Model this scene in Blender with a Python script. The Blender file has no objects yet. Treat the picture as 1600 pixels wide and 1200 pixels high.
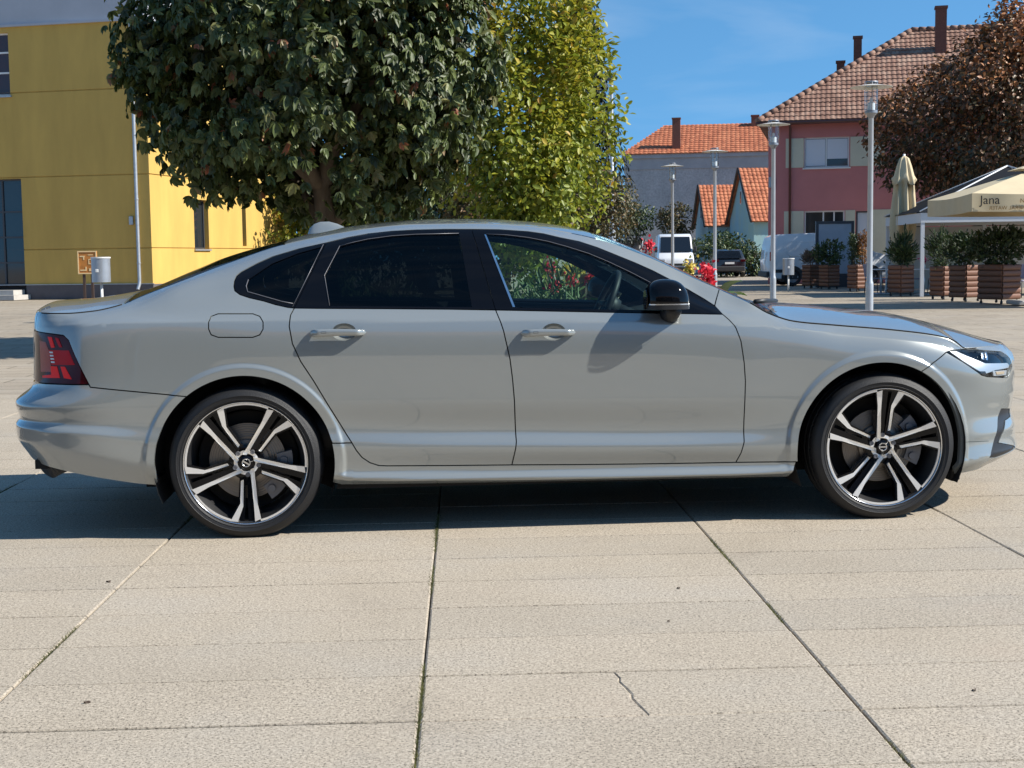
import bpy, math, random
import numpy as np
from mathutils import Vector, Matrix
from mathutils.geometry import delaunay_2d_cdt

scene = bpy.context.scene
COL = scene.collection
R = math.radians
# ------------------------------------------------------------------ camera
CAM_H = 1.2413
cam_data = bpy.data.cameras.new('camera')
cam = bpy.data.objects.new('camera', cam_data)
COL.objects.link(cam)
cam.location = (0, 0, CAM_H)
cam.rotation_euler = (1.4815, 0.0129, -0.0012)
cam_data.sensor_width = 36
cam_data.lens = 49.5
cam_data.clip_start = 0.05
cam_data.clip_end = 2000
scene.camera = cam
# ------------------------------------------------------------------ light
TO_SUN = Vector((1.176, -0.25, 1.0)).normalized()
SUN_EL = math.asin(TO_SUN.z)
SUN_AZ = math.atan2(TO_SUN.x, TO_SUN.y)
world = bpy.data.worlds.new('World')
scene.world = world
world.use_nodes = True
wn, wl = world.node_tree.nodes, world.node_tree.links
wn.clear()
w_out = wn.new('ShaderNodeOutputWorld')
w_bg = wn.new('ShaderNodeBackground')
w_sky = wn.new('ShaderNodeTexSky')
w_sky.sky_type = 'NISHITA'
w_sky.sun_disc = False
w_sky.sun_elevation = SUN_EL
w_sky.sun_rotation = SUN_AZ
w_sky.air_density = 1.0
w_sky.dust_density = 0.0
w_sky.ozone_density = 1.2
w_tc = wn.new('ShaderNodeTexCoord')
w_map = wn.new('ShaderNodeMapping')
w_map.inputs['Scale'].default_value = (1.6, 1.6, 9.0)
w_map.inputs['Rotation'].default_value = (0.1, 0.18, 0.6)
w_noise = wn.new('ShaderNodeTexNoise')
w_noise.inputs['Scale'].default_value = 1.7
w_noise.inputs['Detail'].default_value = 7
w_noise.inputs['Distortion'].default_value = 0.5
w_ramp = wn.new('ShaderNodeValToRGB')
w_ramp.color_ramp.elements[0].position = 0.50
w_ramp.color_ramp.elements[0].color = (0, 0, 0, 1)
w_ramp.color_ramp.elements[1].position = 0.85
w_ramp.color_ramp.elements[1].color = (0.34, 0.34, 0.34, 1)
w_mix = wn.new('ShaderNodeMixRGB')
w_mix.inputs[2].default_value = (5.6, 6.0, 6.4, 1)
w_up = wn.new('ShaderNodeVectorMath')
w_up.inputs[1].default_value = (0, 0, 0.24)
wl.new(w_tc.outputs['Generated'], w_up.inputs[0])
wl.new(w_up.outputs['Vector'], w_sky.inputs['Vector'])
wl.new(w_tc.outputs['Generated'], w_map.inputs['Vector'])
wl.new(w_map.outputs['Vector'], w_noise.inputs['Vector'])
wl.new(w_noise.outputs['Fac'], w_ramp.inputs['Fac'])
wl.new(w_ramp.outputs['Color'], w_mix.inputs['Fac'])
w_tint = wn.new('ShaderNodeMixRGB')
w_tint.blend_type = 'MULTIPLY'
w_tint.inputs[0].default_value = 1.0
w_tint.inputs[2].default_value = (0.62, 1.08, 1.25, 1)
wl.new(w_sky.outputs['Color'], w_tint.inputs[1])
wl.new(w_tint.outputs['Color'], w_mix.inputs[1])
wl.new(w_mix.outputs['Color'], w_bg.inputs['Color'])
wl.new(w_bg.outputs['Background'], w_out.inputs['Surface'])
w_bg.inputs['Strength'].default_value = 0.10

sun_data = bpy.data.lights.new('sun', 'SUN')
sun_data.energy = 5.0
sun_data.angle = R(0.53)
sun_data.color = (1.0, 0.955, 0.88)
sun = bpy.data.objects.new('sun', sun_data)
COL.objects.link(sun)
sun.rotation_euler = TO_SUN.to_track_quat('Z', 'Y').to_euler()
scene.view_settings.view_transform = 'Standard'
scene.view_settings.look = 'None'
scene.view_settings.exposure = 0.66
scene.view_settings.gamma = 1.0
scene.view_settings.use_curve_mapping = False

# ------------------------------------------------------------------ helpers
def link(o, parent=None, **props):
    COL.objects.link(o)
    if parent is not None:
        o.parent = parent
    for k, v in props.items():
        o[k] = v
    return o

def empty(name, loc=(0, 0, 0), rz=0.0, parent=None, **props):
    o = bpy.data.objects.new(name, None)
    o.location = loc
    o.rotation_euler = (0, 0, rz)
    o.empty_display_size = 0.2
    return link(o, parent, **props)

def mesh_obj(name, verts, faces, mat, parent=None, smooth=False, loc=None, rz=None, **props):
    me = bpy.data.meshes.new(name)
    me.from_pydata([tuple(v) for v in verts], [], faces)
    if mat is not None:
        me.materials.append(mat)
    if smooth:
        me.polygons.foreach_set('use_smooth', [True] * len(me.polygons))
    me.update()
    o = bpy.data.objects.new(name, me)
    if loc is not None:
        o.location = loc
    if rz is not None:
        o.rotation_euler = (0, 0, rz)
    return link(o, parent, **props)

def share(o, parent=None, loc=None, rot=None, scale=None, **props):
    """a copy of one object that shares its mesh data"""
    c = o.copy()
    COL.objects.link(c)
    c.parent = parent
    if loc is not None:
        c.location = loc
    if rot is not None:
        c.rotation_euler = rot
    if scale is not None:
        c.scale = scale
    for k, v in props.items():
        c[k] = v
    return c

def copy_tree(o, parent=None):
    c = o.copy()
    COL.objects.link(c)
    c.parent = parent
    for ch in list(o.children):
        copy_tree(ch, c)
    return c

class MB:
    """collects simple solids into one mesh"""
    def __init__(self):
        self.v, self.f = [], []
    def add(self, verts, faces):
        n = len(self.v)
        self.v += [tuple(p) for p in verts]
        self.f += [tuple(i + n for i in f) for f in faces]
        return self
    def box(self, x0, x1, y0, y1, z0, z1, bev=0.0):
        if bev <= 0:
            p = [(x, y, z) for z in (z0, z1) for y in (y0, y1) for x in (x0, x1)]
            return self.add(p, [(0, 2, 3, 1), (4, 5, 7, 6), (0, 1, 5, 4), (2, 6, 7, 3), (0, 4, 6, 2), (1, 3, 7, 5)])
        b = min(bev, (x1 - x0) / 2.01, (y1 - y0) / 2.01, (z1 - z0) / 2.01)
        pts = []
        for z, e in ((z0, b), (z0 + b, 0), (z1 - b, 0), (z1, b)):
            c = b
            xa, xb, ya, yb = x0 + e, x1 - e, y0 + e, y1 - e
            pts.append([(xa + c, ya, z), (xb - c, ya, z), (xb, ya + c, z), (xb, yb - c, z), (xb - c, yb, z), (xa + c, yb, z), (xa, yb - c, z), (xa, ya + c, z)])
        v = [p for r in pts for p in r]
        f = [tuple(range(7, -1, -1)), tuple(range(24, 32))]
        for k in range(3):
            for i in range(8):
                j = (i + 1) % 8
                f.append((k * 8 + i, k * 8 + j, k * 8 + 8 + j, k * 8 + 8 + i))
        return self.add(v, f)
    def prism(self, poly, y0, y1):
        """poly: (x,z) counter-clockwise seen from -y, extruded along y"""
        n = len(poly)
        v = [(x, y0, z) for x, z in poly] + [(x, y1, z) for x, z in poly]
        f = [tuple(range(n)), tuple(range(2 * n - 1, n - 1, -1))]
        for i in range(n):
            j = (i + 1) % n
            f.append((j, i, i + n, j + n))
        return self.add(v, f)
    def tube(self, pts, rad, n=8, cap=True):
        pts = [Vector(p) for p in pts]
        if not isinstance(rad, (list, tuple)):
            rad = [rad] * len(pts)
        rings = []
        up = None
        for i, p in enumerate(pts):
            a = pts[max(i - 1, 0)]
            b = pts[min(i + 1, len(pts) - 1)]
            t = (b - a).normalized()
            if up is None or abs(up.dot(t)) > .99:
                up = Vector((0, 0, 1)) if abs(t.z) < .9 else Vector((1, 0, 0))
            u = (up - t * up.dot(t)).normalized()
            w = t.cross(u)
            up = u
            rings.append([p + (u * math.cos(2 * math.pi * k / n) + w * math.sin(2 * math.pi * k / n)) * rad[i] for k in range(n)])
        v = [q for r in rings for q in r]
        f = []
        for i in range(len(pts) - 1):
            for k in range(n):
                j = (k + 1) % n
                f.append((i * n + k, i * n + j, i * n + n + j, i * n + n + k))
        if cap:
            f.append(tuple(range(n - 1, -1, -1)))
            f.append(tuple(range((len(pts) - 1) * n, len(pts) * n)))
        return self.add(v, f)
    def lathe(self, prof, n=24, axis='z', c=(0, 0, 0)):
        """prof: (radius, height) pairs"""
        v, f = [], []
        for r, h in prof:
            for k in range(n):
                a = 2 * math.pi * k / n
                ca, sa = r * math.cos(a), r * math.sin(a)
                p = (ca, sa, h) if axis == 'z' else ((ca, h, sa) if axis == 'y' else (h, ca, sa))
                v.append((p[0] + c[0], p[1] + c[1], p[2] + c[2]))
        for i in range(len(prof) - 1):
            for k in range(n):
                j = (k + 1) % n
                q = (i * n + k, i * n + j, i * n + n + j, i * n + n + k)
                f.append(q if axis == 'z' else q[::-1])
        return self.add(v, f)
    def quad(self, a, b, c, d):
        return self.add([a, b, c, d], [(0, 1, 2, 3)])
    def build(self, name, mat, parent=None, smooth=False, auto=None, loc=None, rz=None, **props):
        o = mesh_obj(name, self.v, self.f, mat, parent, smooth or auto is not None, loc, rz, **props)
        if auto is not None:
            o.data.set_sharp_from_angle(angle=R(auto))
        return o

def at(px, py, Y):
    """a place in the world: bearing as in the 1600x1200 photograph, at distance Y from the viewer"""
    f = Vector((0, 0.99601476, -0.08918859))
    r = Vector((0.9999155, -0.00115942, -0.01294783))
    u = Vector((0.01299963, 0.08918106, 0.99593059))
    d = f * 2200 + r * (px - 800) - u * (py - 600)
    return Vector((0, 0, CAM_H)) + d * (Y / d.y)

def ground_at(px, Y):
    p = at(px, 400, Y)
    return Vector((p.x, Y, 0))

# ------------------------------------------------------------------ materials
def nodes_of(name):
    m = bpy.data.materials.new(name)
    m.use_nodes = True
    nt = m.node_tree
    return m, nt, nt.nodes['Principled BSDF']

def mat(name, col, rough=.6, metal=0.0, var=0.0, vscale=4.0, col2=None, bump=0.0, bscale=60.0, coat=0.0, spec=.5, stretch=None, fine=0.0):
    m, nt, b = nodes_of(name)
    N, L = nt.nodes, nt.links
    b.inputs['Base Color'].default_value = (*col, 1)
    b.inputs['Roughness'].default_value = rough
    b.inputs['Metallic'].default_value = metal
    b.inputs['Specular IOR Level'].default_value = spec
    if coat:
        b.inputs['Coat Weight'].default_value = coat
        b.inputs['Coat Roughness'].default_value = .03
    if var or bump or col2 is not None:
        tc = N.new('ShaderNodeTexCoord')
        mp = N.new('ShaderNodeMapping')
        L.new(tc.outputs['Object'], mp.inputs['Vector'])
        if stretch:
            mp.inputs['Scale'].default_value = stretch
        if var or col2 is not None:
            ns = N.new('ShaderNodeTexNoise')
            ns.inputs['Scale'].default_value = vscale
            ns.inputs['Detail'].default_value = 8
            ns.inputs['Roughness'].default_value = .62
            L.new(mp.outputs['Vector'], ns.inputs['Vector'])
            cr = N.new('ShaderNodeValToRGB')
            c2 = col2 if col2 is not None else tuple(c * (1 - var) for c in col)
            c1 = col if col2 is not None else tuple(min(1, c * (1 + var)) for c in col)
            cr.color_ramp.elements[0].position = .32
            cr.color_ramp.elements[1].position = .68
            cr.color_ramp.elements[0].color = (*c2, 1)
            cr.color_ramp.elements[1].color = (*c1, 1)
            L.new(ns.outputs['Fac'], cr.inputs['Fac'])
            src = cr.outputs['Color']
            if fine:
                n2 = N.new('ShaderNodeTexNoise')
                n2.inputs['Scale'].default_value = bscale
                n2.inputs['Detail'].default_value = 3
                L.new(mp.outputs['Vector'], n2.inputs['Vector'])
                mr = N.new('ShaderNodeMapRange')
                mr.inputs[1].default_value = .3
                mr.inputs[2].default_value = .7
                mr.inputs[3].default_value = 1 - fine
                mr.inputs[4].default_value = 1 + fine
                L.new(n2.outputs['Fac'], mr.inputs[0])
                mu = N.new('ShaderNodeVectorMath')
                mu.operation = 'SCALE'
                L.new(src, mu.inputs[0])
                L.new(mr.outputs[0], mu.inputs['Scale'])
                src = mu.outputs['Vector']
            L.new(src, b.inputs['Base Color'])
        if bump:
            nb = N.new('ShaderNodeTexNoise')
            nb.inputs['Scale'].default_value = bscale
            nb.inputs['Detail'].default_value = 4
            L.new(mp.outputs['Vector'], nb.inputs['Vector'])
            bp = N.new('ShaderNodeBump')
            bp.inputs['Strength'].default_value = bump
            bp.inputs['Distance'].default_value = .01
            L.new(nb.outputs['Fac'], bp.inputs['Height'])
            L.new(bp.outputs['Normal'], b.inputs['Normal'])
    return m

def glass(name, tint, refl=1.0, rough=0.0):
    m = bpy.data.materials.new(name)
    m.use_nodes = True
    N, L = m.node_tree.nodes, m.node_tree.links
    N.clear()
    o = N.new('ShaderNodeOutputMaterial')
    t = N.new('ShaderNodeBsdfTransparent')
    t.inputs['Color'].default_value = (*tint, 1)
    g = N.new('ShaderNodeBsdfGlossy')
    g.inputs['Roughness'].default_value = rough
    lw = N.new('ShaderNodeLayerWeight')
    lw.inputs['Blend'].default_value = .5
    pw = N.new('ShaderNodeMath')
    pw.operation = 'POWER'
    pw.inputs[1].default_value = 5
    L.new(lw.outputs['Facing'], pw.inputs[0])
    fr = N.new('ShaderNodeMath')
    fr.operation = 'MULTIPLY_ADD'
    fr.inputs[1].default_value = .955
    fr.inputs[2].default_value = .045
    L.new(pw.outputs[0], fr.inputs[0])
    mu = N.new('ShaderNodeMath')
    mu.operation = 'MULTIPLY'
    mu.inputs[1].default_value = refl
    mx = N.new('ShaderNodeMixShader')
    L.new(fr.outputs[0], mu.inputs[0])
    L.new(mu.outputs[0], mx.inputs[0])
    L.new(t.outputs[0], mx.inputs[1])
    L.new(g.outputs[0], mx.inputs[2])
    L.new(mx.outputs[0], o.inputs['Surface'])
    return m
# ------------------------------------------------------------------ ground and paving
def paving_material(name, joints):
    m, nt, b = nodes_of(name)
    N, L = nt.nodes, nt.links
    geo = N.new('ShaderNodeNewGeometry')
    mp = N.new('ShaderNodeMapping')
    mp.inputs['Rotation'].default_value = (0, 0, -R(2.3))
    L.new(geo.outputs['Position'], mp.inputs['Vector'])
    def noise(scale, detail=5, rough=.6):
        n = N.new('ShaderNodeTexNoise')
        n.inputs['Scale'].default_value = scale
        n.inputs['Detail'].default_value = detail
        n.inputs['Roughness'].default_value = rough
        L.new(mp.outputs['Vector'], n.inputs['Vector'])
        return n
    def ramp(fac, stops):
        r = N.new('ShaderNodeValToRGB')
        e = r.color_ramp.elements
        while len(e) < len(stops):
            e.new(.5)
        for k, (p, c) in enumerate(stops):
            e[k].position = p
            e[k].color = (*c, 1)
        L.new(fac, r.inputs['Fac'])
        return r.outputs['Color']
    def mul(a, bb, f=1.0):
        x = N.new('ShaderNodeMixRGB')
        x.blend_type = 'MULTIPLY'
        x.inputs[0].default_value = f
        L.new(a, x.inputs[1])
        L.new(bb, x.inputs[2])
        return x.outputs[0]
    base = ramp(noise(1.1, 6).outputs['Fac'], [(.3, (.415, .355, .275)), (.5, (.45, .388, .305)), (.7, (.44, .39, .32))])
    oi = N.new('ShaderNodeObjectInfo')
    base = mul(base, ramp(oi.outputs['Random'], [(0, (.94, .94, .945)), (.5, (1, .99, .98)), (1, (1.03, 1.02, 1.015))]))
    grain = ramp(noise(125, 2, .9).outputs['Fac'], [(.34, (.22, .21, .20)), (.46, (.90, .90, .90)), (.58, (1, 1, 1)), (.70, (1.35, 1.33, 1.30))])
    base = mul(base, grain)
    base = mul(base, ramp(noise(60, 3, .8).outputs['Fac'], [(.3, (.72, .72, .71)), (.7, (1.12, 1.12, 1.12))]))
    # reddish and grey stains
    st = N.new('ShaderNodeMixRGB')
    st.inputs[2].default_value = (.40, .29, .22, 1)
    L.new(base, st.inputs[1])
    L.new(ramp(noise(.75, 4).outputs['Fac'], [(.58, (0, 0, 0)), (.76, (.22, .22, .22))]), st.inputs[0])
    base = st.outputs[0]
    wp = noise(2.3, 6, .7)
    base = mul(base, ramp(wp.outputs['Fac'], [(.30, (.91, .91, .915)), (.46, (1, 1, 1))]))
    if joints:
        br = N.new('ShaderNodeTexBrick')
        br.offset = 0.5
        br.inputs['Color1'].default_value = (1, 1, 1, 1)
        br.inputs['Color2'].default_value = (.84, .84, .85, 1)
        br.inputs['Mortar'].default_value = (.36, .34, .30, 1)
        br.inputs['Scale'].default_value = 1
        br.inputs['Brick Width'].default_value = 1.205
        br.inputs['Row Height'].default_value = .41
        br.inputs['Mortar Size'].default_value = .012
        L.new(mp.outputs['Vector'], br.inputs['Vector'])
        base = mul(base, br.outputs['Color'])
        base = mul(base, ramp(noise(.16, 5).outputs['Fac'], [(.35, (.80, .79, .77)), (.62, (1.03, 1.03, 1.03))]))
    L.new(base, b.inputs['Base Color'])
    b.inputs['Roughness'].default_value = .85
    b.inputs['Specular IOR Level'].default_value = .25
    nb = noise(150, 3, .8)
    bp = N.new('ShaderNodeBump')
    bp.inputs['Strength'].default_value = .35
    bp.inputs['Distance'].default_value = .004
    L.new(nb.outputs['Fac'], bp.inputs['Height'])
    L.new(bp.outputs['Normal'], b.inputs['Normal'])
    return m

M_pave = paving_material('plaza_paving', False)
M_pave_far = paving_material('plaza_paving_far', True)
M_joint = mat('joint_sand', (.05, .042, .03), .95, var=.4, vscale=30)
GA, GB = R(2.45), R(1.95)        # the paving grid is turned a little and not quite square
gl = Vector((math.cos(GA), math.sin(GA), 0))
gn = Vector((-math.sin(GB), math.cos(GB), 0))
def grid(a, c, z=0.0):
    p = gl * a + gn * c
    return (p.x, p.y, z)

JX0, JW = -0.136, 1.205           # long joints
RZ0, RH = 6.176, 0.411            # cross joints
ca = [JX0 + JW * k for k in range(-7, 8)]
cr_ = [RZ0 + RH * k for k in range(-9, 19)]
# the plaza as one sheet to the horizon
mb = MB()
mb.quad((-900, -300, -.016), (900, -300, -.016), (900, 1200, -.016), (-900, 1200, -.016))
ground = mb.build('ground', M_pave_far, kind='structure')
mb = MB()
mb.quad(grid(ca[0], cr_[0], -.010), grid(ca[-1], cr_[0], -.010), grid(ca[-1], cr_[-1], -.010), grid(ca[0], cr_[-1], -.010))
pave = mb.build('pavement', M_joint, kind='structure')
rnd = random.Random(5)

def slab_mesh(poly, h=0.0, name='paving_slab'):
    """poly in grid coords, counter-clockwise; worn edges"""
    n = len(poly)
    c = (sum(p[0] for p in poly) / n, sum(p[1] for p in poly) / n)
    out, inn = [], []
    for a, b in poly:
        d = math.hypot(a - c[0], b - c[1])
        out.append((a, b))
        inn.append((a + (c[0] - a) / d * .006, b + (c[1] - b) / d * .006))
    v = [grid(a, b, -.03) for a, b in out] + [grid(a, b, h - .0035) for a, b in out] + [grid(a, b, h) for a, b in inn]
    f = [tuple(range(2 * n, 3 * n))]
    for k in range(2):
        for i in range(n):
            j = (i + 1) % n
            f.append((k * n + i, k * n + j, k * n + n + j, k * n + n + i))
    return mesh_obj(name, v, f, M_pave, pave)

crack = [(.4345, 4.120), (.445, 4.06), (.440, 4.02), (.452, 3.96), (.462, 3.90), (.458, 3.86), (.472, 3.79), (.487, 3.735)]
for i in range(len(ca) - 1):
    for j in range(len(cr_) - 1):
        cx = (ca[i] + ca[i + 1]) / 2
        cy = (cr_[j] + cr_[j + 1]) / 2
        p = gl * cx + gn * cy
        if p.y > 13.6 or abs(p.x) > p.y * .40 + 1.3:
            continue
        if p.y < 3.0:
            continue
        wj = .0026 + rnd.random() * .0012          # long joints are wider
        wc = .0028 + rnd.random() * .0020
        sh = (rnd.random() - .5) * .006
        a0, a1 = ca[i] + wj, ca[i + 1] - wj
        c0, c1 = cr_[j] + wc + sh, cr_[j + 1] - wc + sh
        h = (rnd.random() - .5) * .0022
        if abs(cx - (JX0 + JW / 2)) < .1 and c0 < 3.9 < c1:
            cc = [(a + .0 , min(max(b, c0), c1)) for a, b in crack]
            cc[0] = (cc[0][0], c1)
            cc[-1] = (cc[-1][0], c0)
            g = .0004
            slab_mesh([(a0, c0)] + [(a - g, b) for a, b in cc[::-1]] + [(a0, c1)], h)
            slab_mesh([(a1, c0), (a1, c1)] + [(a + g, b) for a, b in cc], h)
            continue
        slab_mesh([(a0, c0), (a1, c0), (a1, c1), (a0, c1)], h)

# moss and grass tufts in the long joints
M_moss = mat('joint_grass', (.13, .125, .035), .9, col2=(.05, .06, .018), vscale=9)
v, f = [], []
for k in range(-3, 5):
    x = JX0 + JW * k
    y = 3.0
    while y < 10.5:
        dens = math.sin(y * 2.3 + k * 1.7) + math.sin(y * 5.1 + k * 3.1) * .8 + (0.5 if k == 0 else 0)
        if dens > .55:
            for _ in range(int(2 + dens * 5)):
                a = x + rnd.gauss(0, .0045)
                b = y + rnd.random() * .03
                L_ = .006 + rnd.random() * .014
                t = rnd.random() * 6.28
                w = .0012
                tip = (a + math.cos(t) * L_ * .8, b + math.sin(t) * L_ * .8)
                n = len(v)
                v += [grid(a - w, b, -.006), grid(a + w, b, -.006), grid(tip[0], tip[1], -.004 + L_ * .7)]
                f.append((n, n + 1, n + 2))
        y += .012
for q in range(260):                                   # sparse tufts in the cross joints
    j = rnd.randrange(len(cr_))
    a = rnd.uniform(-2.6, 2.8)
    b = cr_[j]
    for _ in range(4):
        aa = a + rnd.gauss(0, .02)
        L_ = .004 + rnd.random() * .008
        t = rnd.random() * 6.28
        n = len(v)
        v += [grid(aa - .001, b, -.006), grid(aa + .001, b, -.006), grid(aa + math.cos(t) * L_, b + math.sin(t) * L_, -.004 + L_ * .7)]
        f.append((n, n + 1, n + 2))
mesh_obj('joint_grass', v, f, M_moss, None, kind='stuff', label='short moss and grass growing in the paving joints', category='grass')

# fallen leaf scraps
M_scrap = mat('dry_leaf', (.05, .032, .02), .8)
scraps = [((-1.217, 3.894), .016, 'curled dark leaf scrap lying left on the near paving'),
          ((-1.584, 5.408), .015, 'small dark leaf scrap on the paving below the rear bumper'),
          ((.613, 5.179), .010, 'tiny dark leaf scrap on the paving under the front door'),
          ((.523, 4.70), .007, 'dark speck of leaf in the middle of the near paving'),
          ((1.30, 3.90), .010, 'thin dark leaf scrap near the right crack in the paving')]
for (x, y), r_, lab in scraps:
    pts, n = [], 9
    for k in range(n):
        a = k / n * 6.283
        rr = r_ * .5 * (1 + .3 * math.sin(3 * a + x * 9))
        pts.append((x + rr * 1.25 * math.cos(a), y + rr * .8 * math.sin(a), .004 + .004 * math.sin(2 * a)))
    mb = MB()
    mb.add(pts + [(x, y, .007)], [(k, (k + 1) % n, n) for k in range(n)])
    mb.add([(p[0], p[1], .002) for p in pts] + [(x, y, .002)], [((k + 1) % n, k, n) for k in range(n)])
    mb.build('fallen_leaf', M_scrap, label=lab, category='leaf', group='leaf scraps on the paving')

# ------------------------------------------------------------------ shape of the saloon's skin (metres: s along the flank, z up)
HW=.94
def _ss(t): t=np.clip(t,0,1);return t*t*(3-2*t)
def _pslopes(X,Y):
    h=np.diff(X,axis=-1);d=np.diff(Y,axis=-1)/h
    m=np.zeros_like(Y)
    w1=2*h[...,1:]+h[...,:-1];w2=h[...,1:]+2*h[...,:-1]
    a=d[...,:-1];b=d[...,1:]
    ok=a*b>0
    aa=np.where(ok,a,1);bb=np.where(ok,b,1)
    m[...,1:-1]=np.where(ok,(w1+w2)/(w1/aa+w2/bb),0)
    m[...,0]=d[...,0];m[...,-1]=d[...,-1]
    return m
def pchip(X,Y,x):
    X=np.asarray(X,float);Y=np.asarray(Y,float);x=np.asarray(x,float)
    m=_pslopes(X,Y)
    i=np.clip(np.searchsorted(X,x)-1,0,len(X)-2)
    return _herm(X[i],X[i+1],Y[i],Y[i+1],m[i],m[i+1],x)
def _herm(x0,x1,y0,y1,m0,m1,x):
    h=x1-x0;t=(x-x0)/h
    lo=t<0;hi=t>1
    tc=np.clip(t,0,1)
    v=(2*tc**3-3*tc**2+1)*y0+(tc**3-2*tc**2+tc)*h*m0+(-2*tc**3+3*tc**2)*y1+(tc**3-tc**2)*h*m1
    return v+np.where(lo,(x-x0)*m0,0)+np.where(hi,(x-x1)*m1,0)
def pchip_pts(X,Y,x):   # per-point knots: X,Y (N,K), x (N,)
    m=_pslopes(X,Y)
    i=np.clip((X<x[:,None]).sum(1)-1,0,X.shape[1]-2)
    r=np.arange(len(x))
    return _herm(X[r,i],X[r,i+1],Y[r,i],Y[r,i+1],m[r,i],m[r,i+1],x)
# plan curve of the body side: straight flank, rounded ends
XR0,LR,NR=-.35,.765,4.0
XF0,LF,NF=2.95,.91,2.5
def _plan():
    t=np.linspace(0,1,600)
    def end(L,n):
        a=t*math.pi/2
        return L*np.sin(a)**(2/n),HW*(1-np.cos(a)**(2/n))
    fx,fy=end(LF,NF);rx,ry=end(LR,NR)
    def arc(x,y): return np.concatenate([[0],np.cumsum(np.hypot(np.diff(x),np.diff(y)))])
    fs=arc(fx,fy);rs=arc(rx,ry)
    S=np.concatenate([(XR0-rs)[::-1],XF0+fs]);X=np.concatenate([(XR0-rx)[::-1],XF0+fx]);Y=np.concatenate([ry[::-1],fy])
    return S,X,Y
PS,PX,PY=_plan()
SMIN,SMAX=PS[0],PS[-1]
def plan(s):
    x=np.interp(s,PS,PX);y=np.interp(s,PS,PY)
    e=.006
    dx=np.interp(s+e,PS,PX)-np.interp(s-e,PS,PX);dy=np.interp(s+e,PS,PY)-np.interp(s-e,PS,PY)
    l=np.hypot(dx,dy);l[l==0]=1
    tx,ty=dx/l,dy/l
    return x,y,-ty,tx          # inward normal (rotate tangent left)
def SX(x): return float(np.interp(x,PX,PS))
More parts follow.
